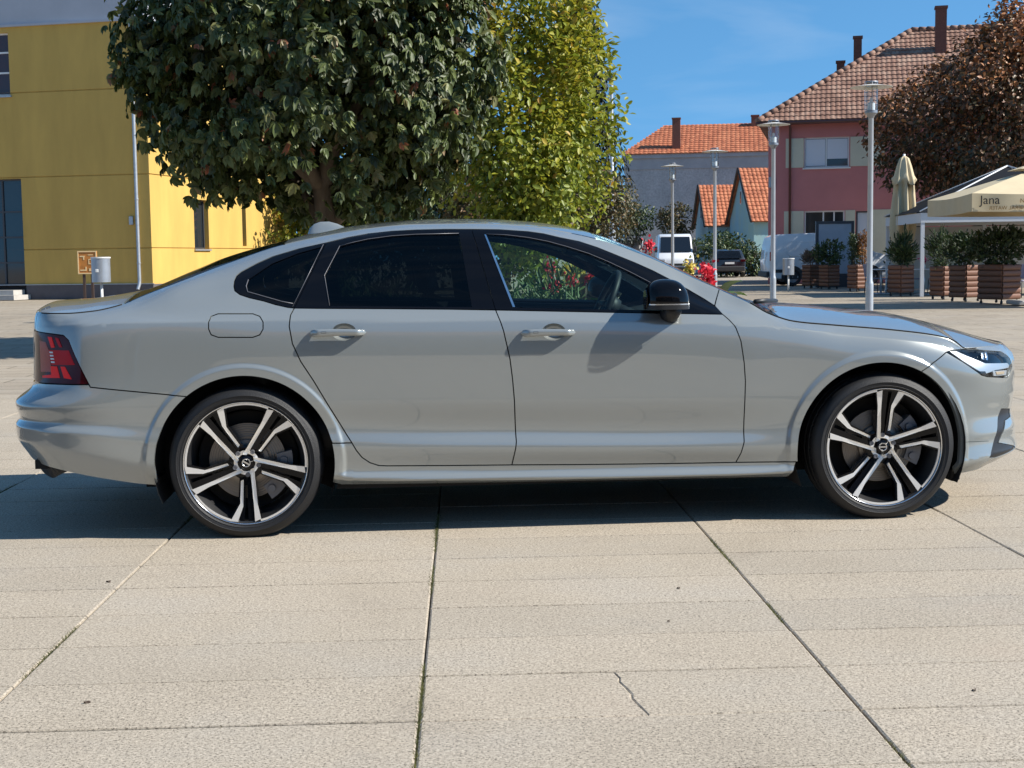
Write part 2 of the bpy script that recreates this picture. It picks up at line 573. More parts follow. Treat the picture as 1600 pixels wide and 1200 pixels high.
# feature lines: (s, inset, z)
A=SX
RC,FC=SMIN,SMAX
LN=[
 # 0 lower edge
 [(RC,.05,.385),(A(-1.07),.05,.38),(A(-1.0),.05,.35),(A(-.87),.045,.325),(-.637,.05,.28),(-.414,.06,.245),(.41,.07,.222),(1.2,.07,.212),(2.5,.065,.204),(3.0,.06,.2),(A(3.327),.05,.192),(A(3.45),.045,.2),(A(3.55),.04,.225),(A(3.7),.03,.245),(FC,.03,.245)],
 # 1
 [(RC,.008,.45),(A(-1.0),.008,.435),(A(-.8),.01,.41),(-.4,.02,.34),(.41,.022,.278),(1.2,.022,.262),(2.5,.022,.254),(A(3.3),.012,.255),(A(3.55),.0,.275),(FC,.0,.285)],
 # 2 lower crease
 [(RC,.0,.505),(A(-1.0),.0,.505),(-.7,.004,.485),(-.4,.015,.44),(.45,.016,.402),(1.2,.012,.382),(2.2,.014,.36),(2.6,.02,.355),(A(3.3),.02,.36),(A(3.55),.012,.37),(FC,.015,.37)],
 # 3 scallop
 [(RC,.02,.535),(A(-1.0),.02,.535),(-.7,.022,.53),(-.4,.024,.52),(.45,.03,.49),(.8,.033,.47),(1.2,.035,.46),(1.9,.034,.44),(2.25,.03,.44),(2.6,.026,.46),(A(3.3),.02,.47),(A(3.55),.03,.46),(FC,.035,.46)],
 # 4
 [(RC,.004,.605),(A(-1.0),.004,.605),(-.7,.014,.61),(-.4,.02,.62),(.45,.016,.62),(1.2,.014,.61),(2.25,.014,.6),(2.6,.02,.6),(A(3.3),.02,.58),(A(3.55),.02,.56),(FC,.02,.56)],
 # 5
 [(RC,0.075,.69),(A(-1.0),0.070,.69),(A(-.9),.07,.69),(-.7,.028,.70),(-.4,.026,.76),(.2,.016,.79),(1.2,.013,.78),(2.25,.016,.76),(2.6,.02,.74),(A(3.2),.018,.70),(A(3.4),.016,.665),(A(3.55),.018,.66),(FC,.02,.66)],
 # 6 shoulder crease
 [(RC,0.085,.95),(A(-1.0),0.085,.953),(A(-.85),.09,.962),(-.7,.055,.968),(-.4,.042,.976),(.2,.034,.971),(1.0,.031,.958),(1.5,.03,.95),(2.25,.034,.92),(2.52,.042,.898),(2.8,.05,.862),(3.1,.05,.83),(A(3.3),.045,.79),(A(3.42),.045,.748),(A(3.55),.035,.74),(FC,.03,.735)],
 # 7 belt
 [(RC,0.090,.985),(A(-1.0),0.090,.985),(A(-.85),.105,.985),(-.7,.085,.99),(-.4,.085,1.005),(0,.09,1.03),(.2,.085,1.028),(1.1,.078,1.008),(1.75,.078,.984),(2.2,.082,.968),(2.36,.08,.945),(2.52,.075,.912),(2.8,.08,.88),(3.1,.078,.848),(A(3.3),.068,.812),(A(3.42),.06,.765),(A(3.55),.05,.762),(FC,.05,.757)],
 # 8 greenhouse middle
 [(RC,0.093,1.005),(A(-1.0),0.093,1.0),(A(-.85),.118,1.0),(-.7,.115,1.006),(-.5,.13,1.03),(-.3,.15,1.085),(-.1,.175,1.13),(.1,.18,1.16),(.3,.18,1.17),(1.1,.178,1.195),(1.6,.175,1.14),(1.95,.145,1.05),(2.18,.107,.985),(2.36,.105,.962),(2.52,.092,.919),(2.8,.095,.888),(3.1,.092,.855),(A(3.3),.08,.821),(A(3.42),.068,.772),(A(3.55),.06,.772),(FC,.06,.768)],
 # 9 top of side windows
 [(RC,0.097,1.02),(A(-1.0),0.097,1.012),(A(-.85),.13,1.012),(-.7,.142,1.018),(-.5,.185,1.055),(-.3,.23,1.14),(-.1,.265,1.2),(.12,.285,1.262),(.37,.29,1.323),(.565,.295,1.355),(.787,.295,1.376),(1.046,.295,1.378),(1.31,.295,1.364),(1.461,.29,1.334),(1.64,.275,1.272),(1.83,.245,1.185),(1.948,.215,1.122),(2.09,.17,1.04),(2.2,.13,.995),(2.36,.125,.975),(2.52,.108,.925),(2.8,.11,.896),(3.1,.106,.862),(A(3.3),.092,.829),(A(3.42),.076,.778),(A(3.55),.07,.779),(FC,.07,.776)],
 # 10 upper edge of the side (hood shut, A-pillar, roof rail, rear glass edge, boot lid shut)
 [(RC,0.102,1.032),(A(-1.0),0.102,1.022),(A(-.85),.145,1.02),(-.7,.175,1.028),(-.56,.225,1.055),(-.47,.27,1.092),(-.28,.33,1.165),(-.08,.375,1.24),(.15,.395,1.315),(.4,.40,1.365),(.565,.40,1.39),(.787,.40,1.407),(1.046,.40,1.408),(1.31,.40,1.394),(1.461,.39,1.37),(1.66,.37,1.325),(1.9,.32,1.235),(2.1,.26,1.135),(2.25,.205,1.065),(2.34,.165,1.02),(2.42,.145,.972),(2.54,.135,.932),(2.72,.13,.912),(3.03,.124,.882),(A(3.25),.108,.853),(A(3.34),.095,.83),(A(3.42),.084,.785),(A(3.55),.08,.787),(FC,.08,.785)],
]
LNA=[np.array(l) for l in LN]
def _derive():
    q=np.array(sorted(set(np.concatenate([LNA[0][:,0],LNA[1][:,0],LNA[2][:,0]]).round(4))))
    g=lambda l,c:pchip(l[:,0],l[:,c],q)
    z0,z1,z2=[g(LNA[k],2) for k in (0,1,2)];i1,i2=g(LNA[1],1),g(LNA[2],1)
    mid=_ss((q-.38)/.12)*_ss((2.56-q)/.1)          # 1 along the sill
    la=np.stack([q,i1-.012*mid,(z1-.022*mid)],1)
    lb=np.stack([q,i1+(i2-i1)*.3+.014*mid,z1+(z2-z1)*.12],1)
    lc=np.stack([q,i2+.001,z2-.012],1)
    k6,k7=LNA[6],LNA[7]
    q=np.array(sorted(set(np.concatenate([k6[:,0],k7[:,0]]).round(4))))
    g=lambda l,c:pchip(l[:,0],l[:,c],q)
    z6,z7,i6,i7=g(k6,2),g(k7,2),g(k6,1),g(k7,1)
    t=np.minimum(.009/(z7-z6),.4)
    ld=np.stack([q,i6+(i7-i6)*t,z6+(z7-z6)*t],1)
    return [LNA[0],la,lb,lc]+LNA[2:7]+[ld]+LNA[7:]

for _k in range(5,11):
    LNA[_k][:2,1]+=.013
LNA=_derive()
ARCH=((-.002,.335,.397),(2.929,.335,.400))
def lines(s):
    Z=np.stack([pchip(l[:,0],l[:,2],s) for l in LNA],1);I=np.stack([pchip(l[:,0],l[:,1],s) for l in LNA],1)
    return Z,I
def inset(s,z):
    s=np.atleast_1d(np.asarray(s,float));z=np.atleast_1d(np.asarray(z,float))
    Z,I=lines(s);r=pchip_pts(Z,I,z)
    for cx,cz,R in ARCH:
        d=np.hypot(s-cx,z-cz)-R
        r=r-.009*(1-_ss((d-.036)/.022))*_ss((z-.2)/.15)
    return r
def surf(s,z,off=0.):
    s=np.atleast_1d(np.asarray(s,float));z=np.atleast_1d(np.asarray(z,float))
    i=inset(s,z)+off
    x,y,nx,ny=plan(s)
    return np.stack([x+nx*i,y+ny*i,z],1)
def normals(s,z):
    e=.003
    a=surf(s+e,z)-surf(s-e,z);b=surf(s,z+e)-surf(s,z-e)
    n=np.cross(a,b);n/=np.linalg.norm(n,axis=1)[:,None]
    return n
def zU(s): return pchip(LNA[-1][:,0],LNA[-1][:,2],s)
def iU(s): return pchip(LNA[-1][:,0],LNA[-1][:,1],s)
# centre line height of the upper surfaces
ZC=np.array([(-1.1,1.05),(-.97,1.06),(-.834,1.067),(-.70,1.083),(-.585,1.102),(-.55,1.108),(-.281,1.212),(-.128,1.272),(.153,1.347),(.331,1.39),(.454,1.408),(.639,1.427),(.917,1.443),(1.134,1.44),(1.416,1.42),(1.6,1.387),(1.7,1.36),(1.9,1.281),(2.1,1.186),(2.3,1.085),(2.45,1.026),(2.52,1.006),(2.566,1.0),(2.841,.978),(3.004,.958),(3.167,.943),(3.332,.911),(3.498,.868),(3.631,.824),(3.715,.795),(3.80,.785)])
def zC(x): return pchip(ZC[:,0],ZC[:,1],x)
def top(s,w,off=0.):    # top surface: s on the upper edge curve, w 0 edge..1 centre line
    s=np.atleast_1d(np.asarray(s,float));w=np.atleast_1d(np.asarray(w,float))
    e=surf(s,zU(s))
    zc=np.maximum(zC(e[:,0]),e[:,2]+.004)
    f=1-(1-w)**2.3
    y=e[:,1]+(HW-e[:,1])*w
    return np.stack([e[:,0],y,e[:,2]+(zc-e[:,2])*f-off],1)

CAR_OUT = {
    'rdoor_rear': [[0.2303, 1.0302], [0.2141, 0.9998], [0.2092, 0.9497], [0.222, 0.8728], [0.2569, 0.7922], [0.3114, 0.7049], [0.3686, 0.6027], [0.4148, 0.5224], [0.4506, 0.4608], [0.4758, 0.4206]],
    'rdoor_low': [[0.4758, 0.4206], [0.495, 0.3853], [0.52, 0.3519], [0.554, 0.3271], [0.594, 0.3125], [0.6315, 0.31]],
    'door_bot': [[0.6315, 0.31], [0.9069, 0.3042], [1.1991, 0.2996], [1.4937, 0.2934], [1.7907, 0.2887], [2.0901, 0.2854], [2.2407, 0.2845]],
    'bshut': [[1.1379, 1.0072], [1.1554, 0.9566], [1.1686, 0.9133], [1.1952, 0.7858], [1.2056, 0.6955], [1.2132, 0.5932], [1.2199, 0.4082], [1.2161, 0.3798], [1.1991, 0.2996]],
    'fdoor_front': [[2.1899, 0.9708], [2.2135, 0.9464], [2.2316, 0.9221], [2.2397, 0.9089], [2.2612, 0.8473], [2.2751, 0.7473], [2.2808, 0.6617], [2.2783, 0.5699], [2.2762, 0.3825], [2.2616, 0.3291], [2.2407, 0.2845]],
    'belt_r': [[0.2303, 1.0302], [0.3446, 1.027], [0.6318, 1.0211], [0.921, 1.0142], [1.1379, 1.0072]],
    'belt_f': [[1.1379, 1.0072], [1.359, 0.9993], [1.6542, 0.9886], [1.9519, 0.9785], [2.1899, 0.9708]],
    'dlo_low': [[0.2303, 1.0302], [0.2016, 1.0334], [0.1441, 1.0469], [0.0922, 1.0632], [0.0287, 1.0783], [-0.0148, 1.0931], [-0.0386, 1.1104], [-0.0442, 1.1304], [-0.0431, 1.1561], [-0.0348, 1.179], [-0.0184, 1.1932]],
    'dlo_top': [[-0.0184, 1.1932], [0.0491, 1.2301], [0.121, 1.2615], [0.2445, 1.2968], [0.3717, 1.3233], [0.4662, 1.346], [0.5641, 1.3628], [0.6742, 1.3733], [0.7873, 1.3778], [0.9215, 1.3793], [1.047, 1.3778], [1.1762, 1.3749], [1.3116, 1.3644], [1.387, 1.3531], [1.4619, 1.3342], [1.5539, 1.3153], [1.6411, 1.2856], [1.7361, 1.2453], [1.8135, 1.2127], [1.8959, 1.1741], [1.9827, 1.1266], [2.0545, 1.0839], [2.1233, 1.0403], [2.1675, 1.0092]],
    'dlo_end': [[2.167, 1.0078], [2.1899, 0.9708]],
    'apillar': [[2.167, 1.0078], [2.2077, 1.0521]],
    'qseam': [[0.3717, 1.3233], [0.2303, 1.0302]],
    'bseam': [[1.047, 1.3778], [1.1379, 1.0072]],
    'fglass': [[1.1139, 1.3543], [1.2096, 1.3487], [1.308, 1.3356], [1.4005, 1.3166], [1.493, 1.2901], [1.5918, 1.2575], [1.6806, 1.219], [1.7831, 1.1685], [1.8611, 1.1258], [1.9401, 1.0775], [2.0006, 1.0387], [1.9757, 0.9917], [1.5967, 1.0038], [1.231, 1.0171]],
    'bstrip': [[1.1019, 1.3544], [1.1139, 1.3543], [1.231, 1.0171], [1.2163, 1.0173]],
    'rglass': [[0.4341, 1.3075], [0.496, 1.323], [0.564, 1.3371], [0.6737, 1.3506], [0.7864, 1.3566], [0.9857, 1.3588], [1.0293, 1.0232], [0.3875, 1.0376], [0.364, 1.1738]],
    'qglass': [[0.3573, 1.3056], [0.2241, 1.0486], [0.1724, 1.0592], [0.0192, 1.104], [0.0109, 1.1297], [0.0194, 1.1582], [0.1235, 1.2292], [0.2398, 1.2747]],
    'fuel': [[-0.1069, 1.0103], [0.0462, 1.0079], [0.0781, 0.9964], [0.0935, 0.9714], [0.0932, 0.9403], [0.0787, 0.9151], [0.0475, 0.9042], [-0.1046, 0.9068], [-0.1353, 0.9186], [-0.1461, 0.9442], [-0.1458, 0.9753], [-0.1371, 0.9997]],
    'tail': [[-1.1326, 0.9377], [-0.913, 0.9293], [-0.8199, 0.9233], [-0.7843, 0.9012], [-0.6799, 0.7064], [-0.8287, 0.7058], [-1.0814, 0.7034]],
    'bumper_shut': [[-0.6799, 0.7064], [-0.674, 0.6951], [-0.5059, 0.6756], [-0.2537, 0.6484]],
    'head': [[3.2592, 0.7762], [3.3016, 0.785], [3.4991, 0.7762], [3.7041, 0.7577], [3.7799, 0.7209], [3.806, 0.6817], [3.7179, 0.6317], [3.5065, 0.6503], [3.4628, 0.6603], [3.3534, 0.7254]],
    'fb_shut': [[3.2592, 0.7762], [3.1212, 0.6951]],
    'intake': [[3.6319, 0.4451], [3.6686, 0.4824], [3.8299, 0.4675], [3.8268, 0.4331], [3.711, 0.4257], [3.5991, 0.3254], [3.8153, 0.2863], [3.8084, 0.2745], [3.5739, 0.2568], [3.5176, 0.2628]],
    'washer': [[3.6308, 0.6069], [3.7424, 0.5986], [3.7628, 0.5499], [3.6497, 0.559]],
    'fend_bot': [[2.2407, 0.2845], [2.5289, 0.2799]],
    'sill_cut': [[0.3846, 0.424], [0.4758, 0.4206]],
    'fb_line': [[3.3565, 0.3478], [3.5399, 0.3399]],
}
# ------------------------------------------------------------------ the sedan
M_paint = mat('car_paint', (.268, .285, .276), .26, metal=.34, coat=1.0)
M_paint.node_tree.nodes['Principled BSDF'].inputs['Coat IOR'].default_value = 1.75
M_black = mat('gloss_black', (.003, .003, .004), .06, spec=.28)
M_satin = mat('satin_black', (.012, .012, .013), .45)
M_dark = mat('underbody', (.006, .006, .006), .9)
M_chrome = mat('bright_trim', (.72, .73, .75), .16, metal=1.0)
M_mach = mat('machined_alloy', (.95, .93, .89), .38, metal=.75)
M_rub = mat('tyre_rubber', (.008, .008, .009), .6, bump=.25, bscale=220)
M_disc = mat('brake_disc', (.22, .20, .18), .4, metal=.9)
M_cal = mat('brake_caliper', (.16, .16, .17), .5, metal=.5)
M_glass_f = glass('door_glass', (.66, .81, .77))
M_glass_r = glass('privacy_glass', (.11, .135, .14), .6)
M_glass_w = glass('windscreen_glass', (.62, .74, .72))
M_int = mat('cabin_trim', (.012, .013, .015), .7)
M_seat = mat('seat_leather', (.016, .016, .018), .55)
M_lensr = mat('lamp_red', (.42, .004, .010), .2, spec=.2)
M_lensrd = mat('lamp_dark_red', (.05, .003, .006), .1, spec=.25)
M_lensb = mat('lamp_bright_red', (.95, .02, .015), .2, spec=.2)
M_lensp = mat('lamp_pale', (.34, .075, .06), .2, spec=.3)
M_refl = mat('lamp_reflector', (.60, .61, .62), .34, metal=.6)
M_clear = glass('lamp_cover', (.90, .93, .95))
M_amber = mat('amber_plastic', (.5, .38, .25), .2, coat=1.0)

sedan = empty('sedan', (-1.19680, 6.23767, 0), R(4.948), label='light grey saloon car with dark alloy wheels parked across the plaza', category='car')

def inside(poly, q):
    poly = np.asarray(poly)
    x, y = q[:, 0], q[:, 1]
    r = np.zeros(len(q), bool)
    n = len(poly)
    for i in range(n):
        x0, y0 = poly[i]
        x1, y1 = poly[(i + 1) % n]
        c = (y0 > y) != (y1 > y)
        with np.errstate(divide='ignore', invalid='ignore'):
            r ^= c & (x < (x1 - x0) * (y - y0) / (y1 - y0) + x0)
    return r

def area(p):
    p = np.asarray(p)
    return .5 * float(np.sum(p[:, 0] * np.roll(p[:, 1], -1) - np.roll(p[:, 0], -1) * p[:, 1]))

def resample(poly, step):
    out = []
    n = len(poly)
    for i in range(n):
        a, b = np.array(poly[i]), np.array(poly[(i + 1) % n])
        k = max(1, int(math.ceil(np.hypot(*(b - a)) / step)))
        for t in range(k):
            out.append(a + (b - a) * t / k)
    return np.array(out)

def offset(poly, d):
    p = np.asarray(poly)
    a, b = np.roll(p, 1, 0), np.roll(p, -1, 0)
    e0, e1 = p - a, b - p
    e0 = e0 / np.maximum(np.hypot(e0[:, 0], e0[:, 1]), 1e-9)[:, None]
    e1 = e1 / np.maximum(np.hypot(e1[:, 0], e1[:, 1]), 1e-9)[:, None]
    n0 = np.stack([-e0[:, 1], e0[:, 0]], 1)
    n1 = np.stack([-e1[:, 1], e1[:, 0]], 1)
    n = n0 + n1
    l = np.maximum((n * n).sum(1), .35)
    return p + n * (2 * d / l)[:, None]

def seg_dist(loop, q):
    loop = np.asarray(loop)
    a, b = loop, np.roll(loop, -1, 0)
    best = np.full(len(q), 9.0)
    for i in range(0, len(a)):
        d = b[i] - a[i]
        t = np.clip(((q - a[i]) @ d) / max(d @ d, 1e-12), 0, 1)
        best = np.minimum(best, np.hypot(*(q - a[i] - t[:, None] * d).T))
    return best

def panel(name, outline, material, parent, off=0.0, holes=(), step=.022, gap=.0026, thick=.02, lip=.003, props=None, func=surf):
    """a sheet of the car's skin: outline in (s, z), laid on the body surface with a turned-in edge"""
    o = np.asarray(outline, float)
    if area(o) < 0:
        o = o[::-1]
    loops = []
    for k, p in enumerate([o] + [np.asarray(h, float) for h in holes]):
        if k and area(p) > 0:
            p = p[::-1]
        p = resample(p, .012)
        loops.append((offset(p, gap), offset(p, gap + lip)))
    pts, edges, ring = [], [], []
    for outer, inner in loops:
        for lp in (outer, inner):
            n0 = len(pts)
            pts += [tuple(q) for q in lp]
            n = len(lp)
            edges += [(n0 + i, n0 + (i + 1) % n) for i in range(n)]
            ring.append((n0, n))
    lo, hi = loops[0][0].min(0), loops[0][0].max(0)
    gx, gz = np.meshgrid(np.arange(lo[0] + step * .37, hi[0], step), np.arange(lo[1] + step * .21, hi[1], step * .6))
    g = np.stack([gx.ravel(), gz.ravel()], 1)
    keep = inside(loops[0][1], g)
    for _, inner in loops[1:]:
        keep &= ~inside(inner, g)
    g = g[keep]
    if step < .03 and func is surf:
        extra = []
        for cx_, cz_, r_ in ARCH:
            dd = np.hypot(g[:, 0] - cx_, g[:, 1] - cz_) - r_ if len(g) else np.zeros(0)
            g = g[~((dd > 0) & (dd < .085))]
            th = np.linspace(0, 2 * math.pi, 190, endpoint=False)
            rr = r_ + np.array([.008, .018, .026, .032, .038, .044, .050, .056, .062, .068, .076, .084])
            RR, TT = np.meshgrid(rr, th)
            q = np.stack([cx_ + (RR * np.cos(TT)).ravel(), cz_ + (RR * np.sin(TT)).ravel()], 1)
            kq = inside(loops[0][1], q)
            for _, inner in loops[1:]:
                kq &= ~inside(inner, q)
            extra.append(q[kq])
        su = np.arange(max(lo[0], -1.2), min(hi[0], 3.75), .012)
        if len(su):
            zu = zU(su)
            for k_, dz_ in enumerate((.006, .012, .018, .025, .032, .040, .049, .059, .07)):
                q = np.stack([su + (.006 if k_ % 2 else 0), zu - dz_], 1)
                q = q[(q[:, 0] > 2.3) | (q[:, 0] < -.5)]
                if len(q):
                    kq = inside(loops[0][1], q)
                    for _, inner in loops[1:]:
                        kq &= ~inside(inner, q)
                    extra.append(q[kq])
            near = (zU(g[:, 0]) - g[:, 1] < .074) & ((g[:, 0] > 2.3) | (g[:, 0] < -.5))
            g = g[~near]
        g = np.concatenate([g] + extra)
    for _, inner in loops:
        if len(g):
            g = g[seg_dist(inner, g) > min(step * .28, .005)]
    nb = len(pts)
    pts += [tuple(q) for q in g]
    vo, _, tris, orig, _, _ = delaunay_2d_cdt([Vector(p) for p in pts], edges, [], 0, 1e-7, True)
    vo = np.array([(p[0], p[1]) for p in vo])
    tris = np.array([t for t in tris if len(t) == 3])
    cen = vo[tris].mean(1)
    k = inside(loops[0][0], cen)
    for outer, _ in loops[1:]:
        k &= ~inside(outer, cen)
    tris = tris[k]
    src = [o_[0] if o_ else -1 for o_ in orig]
    is_edge = np.zeros(len(vo), bool)
    for i, sidx in enumerate(src):
        for r_i in range(0, len(ring), 2):
            if ring[r_i][0] <= sidx < ring[r_i][0] + ring[r_i][1]:
                is_edge[i] = True
    P = func(vo[:, 0], vo[:, 1], off) + 0.0
    Nn = normals(vo[:, 0], vo[:, 1])
    P[is_edge] -= Nn[is_edge] * .0014
    verts = [tuple(p) for p in P]
    norm = [tuple(n) for n in Nn]
    faces = [tuple(int(i) for i in t) for t in tris]
    # turned-in edge
    for outer, _ in loops:
        n = len(outer)
        A = func(outer[:, 0], outer[:, 1], off)
        NA = normals(outer[:, 0], outer[:, 1])
        A = A - NA * .0014
        B = A - NA * thick
        tdir = np.roll(A, -1, 0) - np.roll(A, 1, 0)
        out = np.cross(tdir, NA)
        out /= np.maximum(np.linalg.norm(out, axis=1), 1e-9)[:, None]
        n0 = len(verts)
        verts += [tuple(p) for p in A] + [tuple(p) for p in B]
        norm += [tuple(q) for q in out] * 1 + [tuple(q) for q in out]
        for i in range(n):
            j = (i + 1) % n
            faces.append((n0 + j, n0 + i, n0 + n + i, n0 + n + j))
    o_ = mesh_obj(name, verts, faces, material, parent, True)
    o_.data.normals_split_custom_set_from_vertices(norm)
    if props:
        for a, b in props.items():
            o_[a] = b
    return o_

def arc_pts(cx, cz, r, a0, a1, n=28):
    return [(cx + r * math.cos(R(a0 + (a1 - a0) * i / n)), cz + r * math.sin(R(a0 + (a1 - a0) * i / n))) for i in range(n + 1)]

def uline(s0, s1, n=60):
    s = np.linspace(s0, s1, n)
    return list(zip(s, zU(s)))
def lline(s0, s1, n=30):
    s = np.linspace(s0, s1, n)
    return list(zip(s, pchip(LNA[0][:, 0], LNA[0][:, 2], s)))
def arch_at_z(k, z, side):
    cx, cz, r = ARCH[k]
    return math.degrees(math.atan2(z - cz, side * math.sqrt(max(r * r - (z - cz) ** 2, 0))))

Q = CAR_OUT
# --- quarter panel with C-pillar, roof rail and A-pillar: one pressing
a_front = arch_at_z(0, .4225, 1)
a_rear = arch_at_z(0, .646, -1)
rear_s = Q['tail'][0][0]
quarter = [(Q['sill_cut'][0][0] + .004, .4225)] + [tuple(Q['rdoor_rear'][-1])] + [tuple(p) for p in Q['rdoor_rear'][-2:0:-1]] + [tuple(p) for p in Q['dlo_low']] + [tuple(p) for p in Q['dlo_top'][1:-1]]
quarter += [tuple(Q['apillar'][0]), (2.2077, float(zU(np.array([2.2077]))[0]))] + uline(2.19, rear_s, 110)[0:]
quarter += [tuple(p) for p in Q['tail'][0:5]] + [tuple(p) for p in Q['bumper_shut'][1:3]] + arc_pts(*ARCH[0], a_rear, a_front, 40)[0:-1]
quarter_panel = panel('quarter_panel', quarter, M_paint, sedan, holes=[Q['fuel']])
flap = panel('fuel_flap', Q['fuel'], M_paint, quarter_panel, gap=.0022, step=.015)
# --- doors
def cup(cx, cz, rx=.052, rz=.036, n=28):
    return [(cx + rx * math.cos(2 * math.pi * i / n), cz + rz * math.sin(2 * math.pi * i / n)) for i in range(n)]
c_r, c_f = cup(.452, .921), cup(1.397, .905)
rear_door = [tuple(p) for p in Q['rdoor_rear']] + [tuple(p) for p in Q['rdoor_low'][1:]] + [tuple(p) for p in Q['door_bot'][1:2]] + [tuple(p) for p in Q['bshut'][::-1]] + [tuple(p) for p in Q['belt_r'][-2:0:-1]]
rear_door_o = panel('rear_door', rear_door, M_paint, sedan, holes=[c_r])
front_door = [tuple(p) for p in Q['bshut']] + [tuple(p) for p in Q['door_bot'][3:]] + [tuple(p) for p in Q['fdoor_front'][-2::-1]] + [tuple(p) for p in Q['belt_f'][-2:0:-1]]
front_door_o = panel('front_door', front_door, M_paint, sedan, holes=[c_f])
# --- front fender
fa0, fa1 = arch_at_z(1, .6958, 1), arch_at_z(1, .2806, -1)
if fa1 < 0: fa1 += 360
f_shut_end = (ARCH[1][0] + ARCH[1][2] * math.cos(R(fa0)), .6958)
fender = [tuple(p) for p in Q['fdoor_front'][::-1]] + [tuple(Q['apillar'][0]), (2.2077, float(zU(np.array([2.2077]))[0]))] + [(a_, b_ - .0025) for a_, b_ in uline(2.225, 3.4991, 60)]
fender += [(3.4991, Q['head'][2][1] + .004), tuple(Q['head'][1]), tuple(Q['head'][0])] + arc_pts(*ARCH[1], math.degrees(math.atan2(.6958 - .335, 3.1173 - 2.929)), fa1, 40)
fender_o = panel('front_fender', fender, M_paint, sedan)
# --- sill
s_a0, s_a1 = arch_at_z(0, .236, 1), a_front
sill = [(Q['sill_cut'][1][0], .4206)] + arc_pts(*ARCH[0], s_a1, s_a0, 10) + lline(.425, 2.495, 40) + [(2.5226, .275), (2.5226, .2806)] + [tuple(p) for p in Q['door_bot'][::-1]] + [tuple(p) for p in Q['rdoor_low'][-2:0:-1]]
sill_o = panel('sill', sill, M_paint, sedan, thick=.05)
# --- bumpers
rb_a1 = 360 + arch_at_z(0, .262, -1)
arcr = arc_pts(*ARCH[0], a_rear, rb_a1, 26)
bump_r = [(RC + .002, .703), (RC + .002, float(lline(RC, RC + .01, 2)[0][1]))] + lline(RC + .03, -.405, 50) + arcr[::-1] + [tuple(p) for p in Q['bumper_shut'][2:0:-1]] + [tuple(p) for p in Q['tail'][4:7]] + [(-1.3, .705)]
rear_bumper = panel('rear_bumper', bump_r, M_paint, sedan, thick=.02)
hd = [tuple(p) for p in Q['head']]
arcf = arc_pts(*ARCH[1], math.degrees(math.atan2(.6958 - .335, 3.1173 - 2.929)), arch_at_z(1, .215, 1), 26)
bump_f = [tuple(Q['fb_shut'][0])] + hd[:5:-1] + [hd[5], hd[4], hd[3], hd[2], (3.502, .779)] + uline(3.505, FC - .002, 50)[0:] + [(FC - .002, .252)] + lline(FC - .03, 3.325, 40) + arcf[::-1]
GR = [(3.93, .40), (FC - .004, .40), (FC - .004, .735), (3.94, .735), (3.92, .70)]
front_bumper = panel('front_bumper', bump_f, M_paint, sedan, holes=[Q['intake'], GR], thick=.02)
panel('air_intake', Q['intake'], M_satin, front_bumper, off=.005, gap=-.002, thick=.005)
panel('washer_cover', Q['washer'], M_paint, front_bumper, off=-.0012, gap=.0, thick=.004, step=.012)
panel('grille', GR, M_black, front_bumper, off=.012, gap=-.005, thick=.01)
panel('seam', [(3.345, .3500), (3.52, .3425), (3.52, .3410), (3.345, .3485)], M_dark, front_bumper, off=-.0012, gap=0, lip=.0002, thick=.002)
# --- rear lid face, lamps
tl = [tuple(p) for p in Q['tail']]
lid_z = [(RC + .002, .708), (RC + .002, float(zU(np.array([RC]))[0]))] 
lid = [lid_z[1], lid_z[0], (-1.28, .709), (-1.30, .94), (tl[0][0] - .004, tl[0][1] + .004), (tl[0][0] - .004, float(zU(np.array([tl[0][0] - .004]))[0]))] + uline(tl[0][0] - .03, RC + .01, 20)
boot_face = panel('boot_lid', lid, M_paint, sedan)
lamp_out = tl[:5] + [tl[5], tl[6], (-1.27, .709), (-1.29, .935)]
tail_lamp = panel('tail_lamp', lamp_out, M_lensrd, sedan, off=.004, step=.015)
def lp(pts, m, off=.0, nm='lamp_element'):
    return panel(nm, pts, m, tail_lamp, off=off, gap=0, thick=.003, lip=.0008, step=.012)
def tpx(u, w):      # u 0..1 across the lamp from its rear edge, w 0..1 upward
    zt, zb = .925, .712
    sa = -1.06 + (1 - w) * .02
    sb = (-.8 + (1 - w) * .112)
    return (sa + (sb - sa) * u, zb + (zt - zb) * w)
def tq(*uw): return [tpx(*q) for q in uw]
lp(tq((.02, .86), (.30, .84), (.42, .62), (.40, .50), (.40, .22), (.02, .20)), M_lensp, .0025)
lp(tq((.42, .96), (.56, .95), (.60, .74), (.50, .72)), M_lensb, .001)
lp(tq((.66, .95), (.76, .93), (.80, .74), (.72, .74)), M_lensr, .001)
lp(tq((.40, .34), (.56, .34), (.58, .10), (.10, .08), (.10, .13), (.38, .16)), M_lensb, .001)
lp(tq((.64, .34), (.74, .34), (.80, .08), (.66, .10)), M_lensb, .001)
lp(tq((.40, .68), (.93, .68), (.94, .38), (.42, .36)), M_lensr, .002)
for k in range(4):
    lp(tq((.42, .645 - k * .068), (.52, .645 - k * .068), (.525, .612 - k * .068), (.425, .612 - k * .068)), M_refl, .0005)
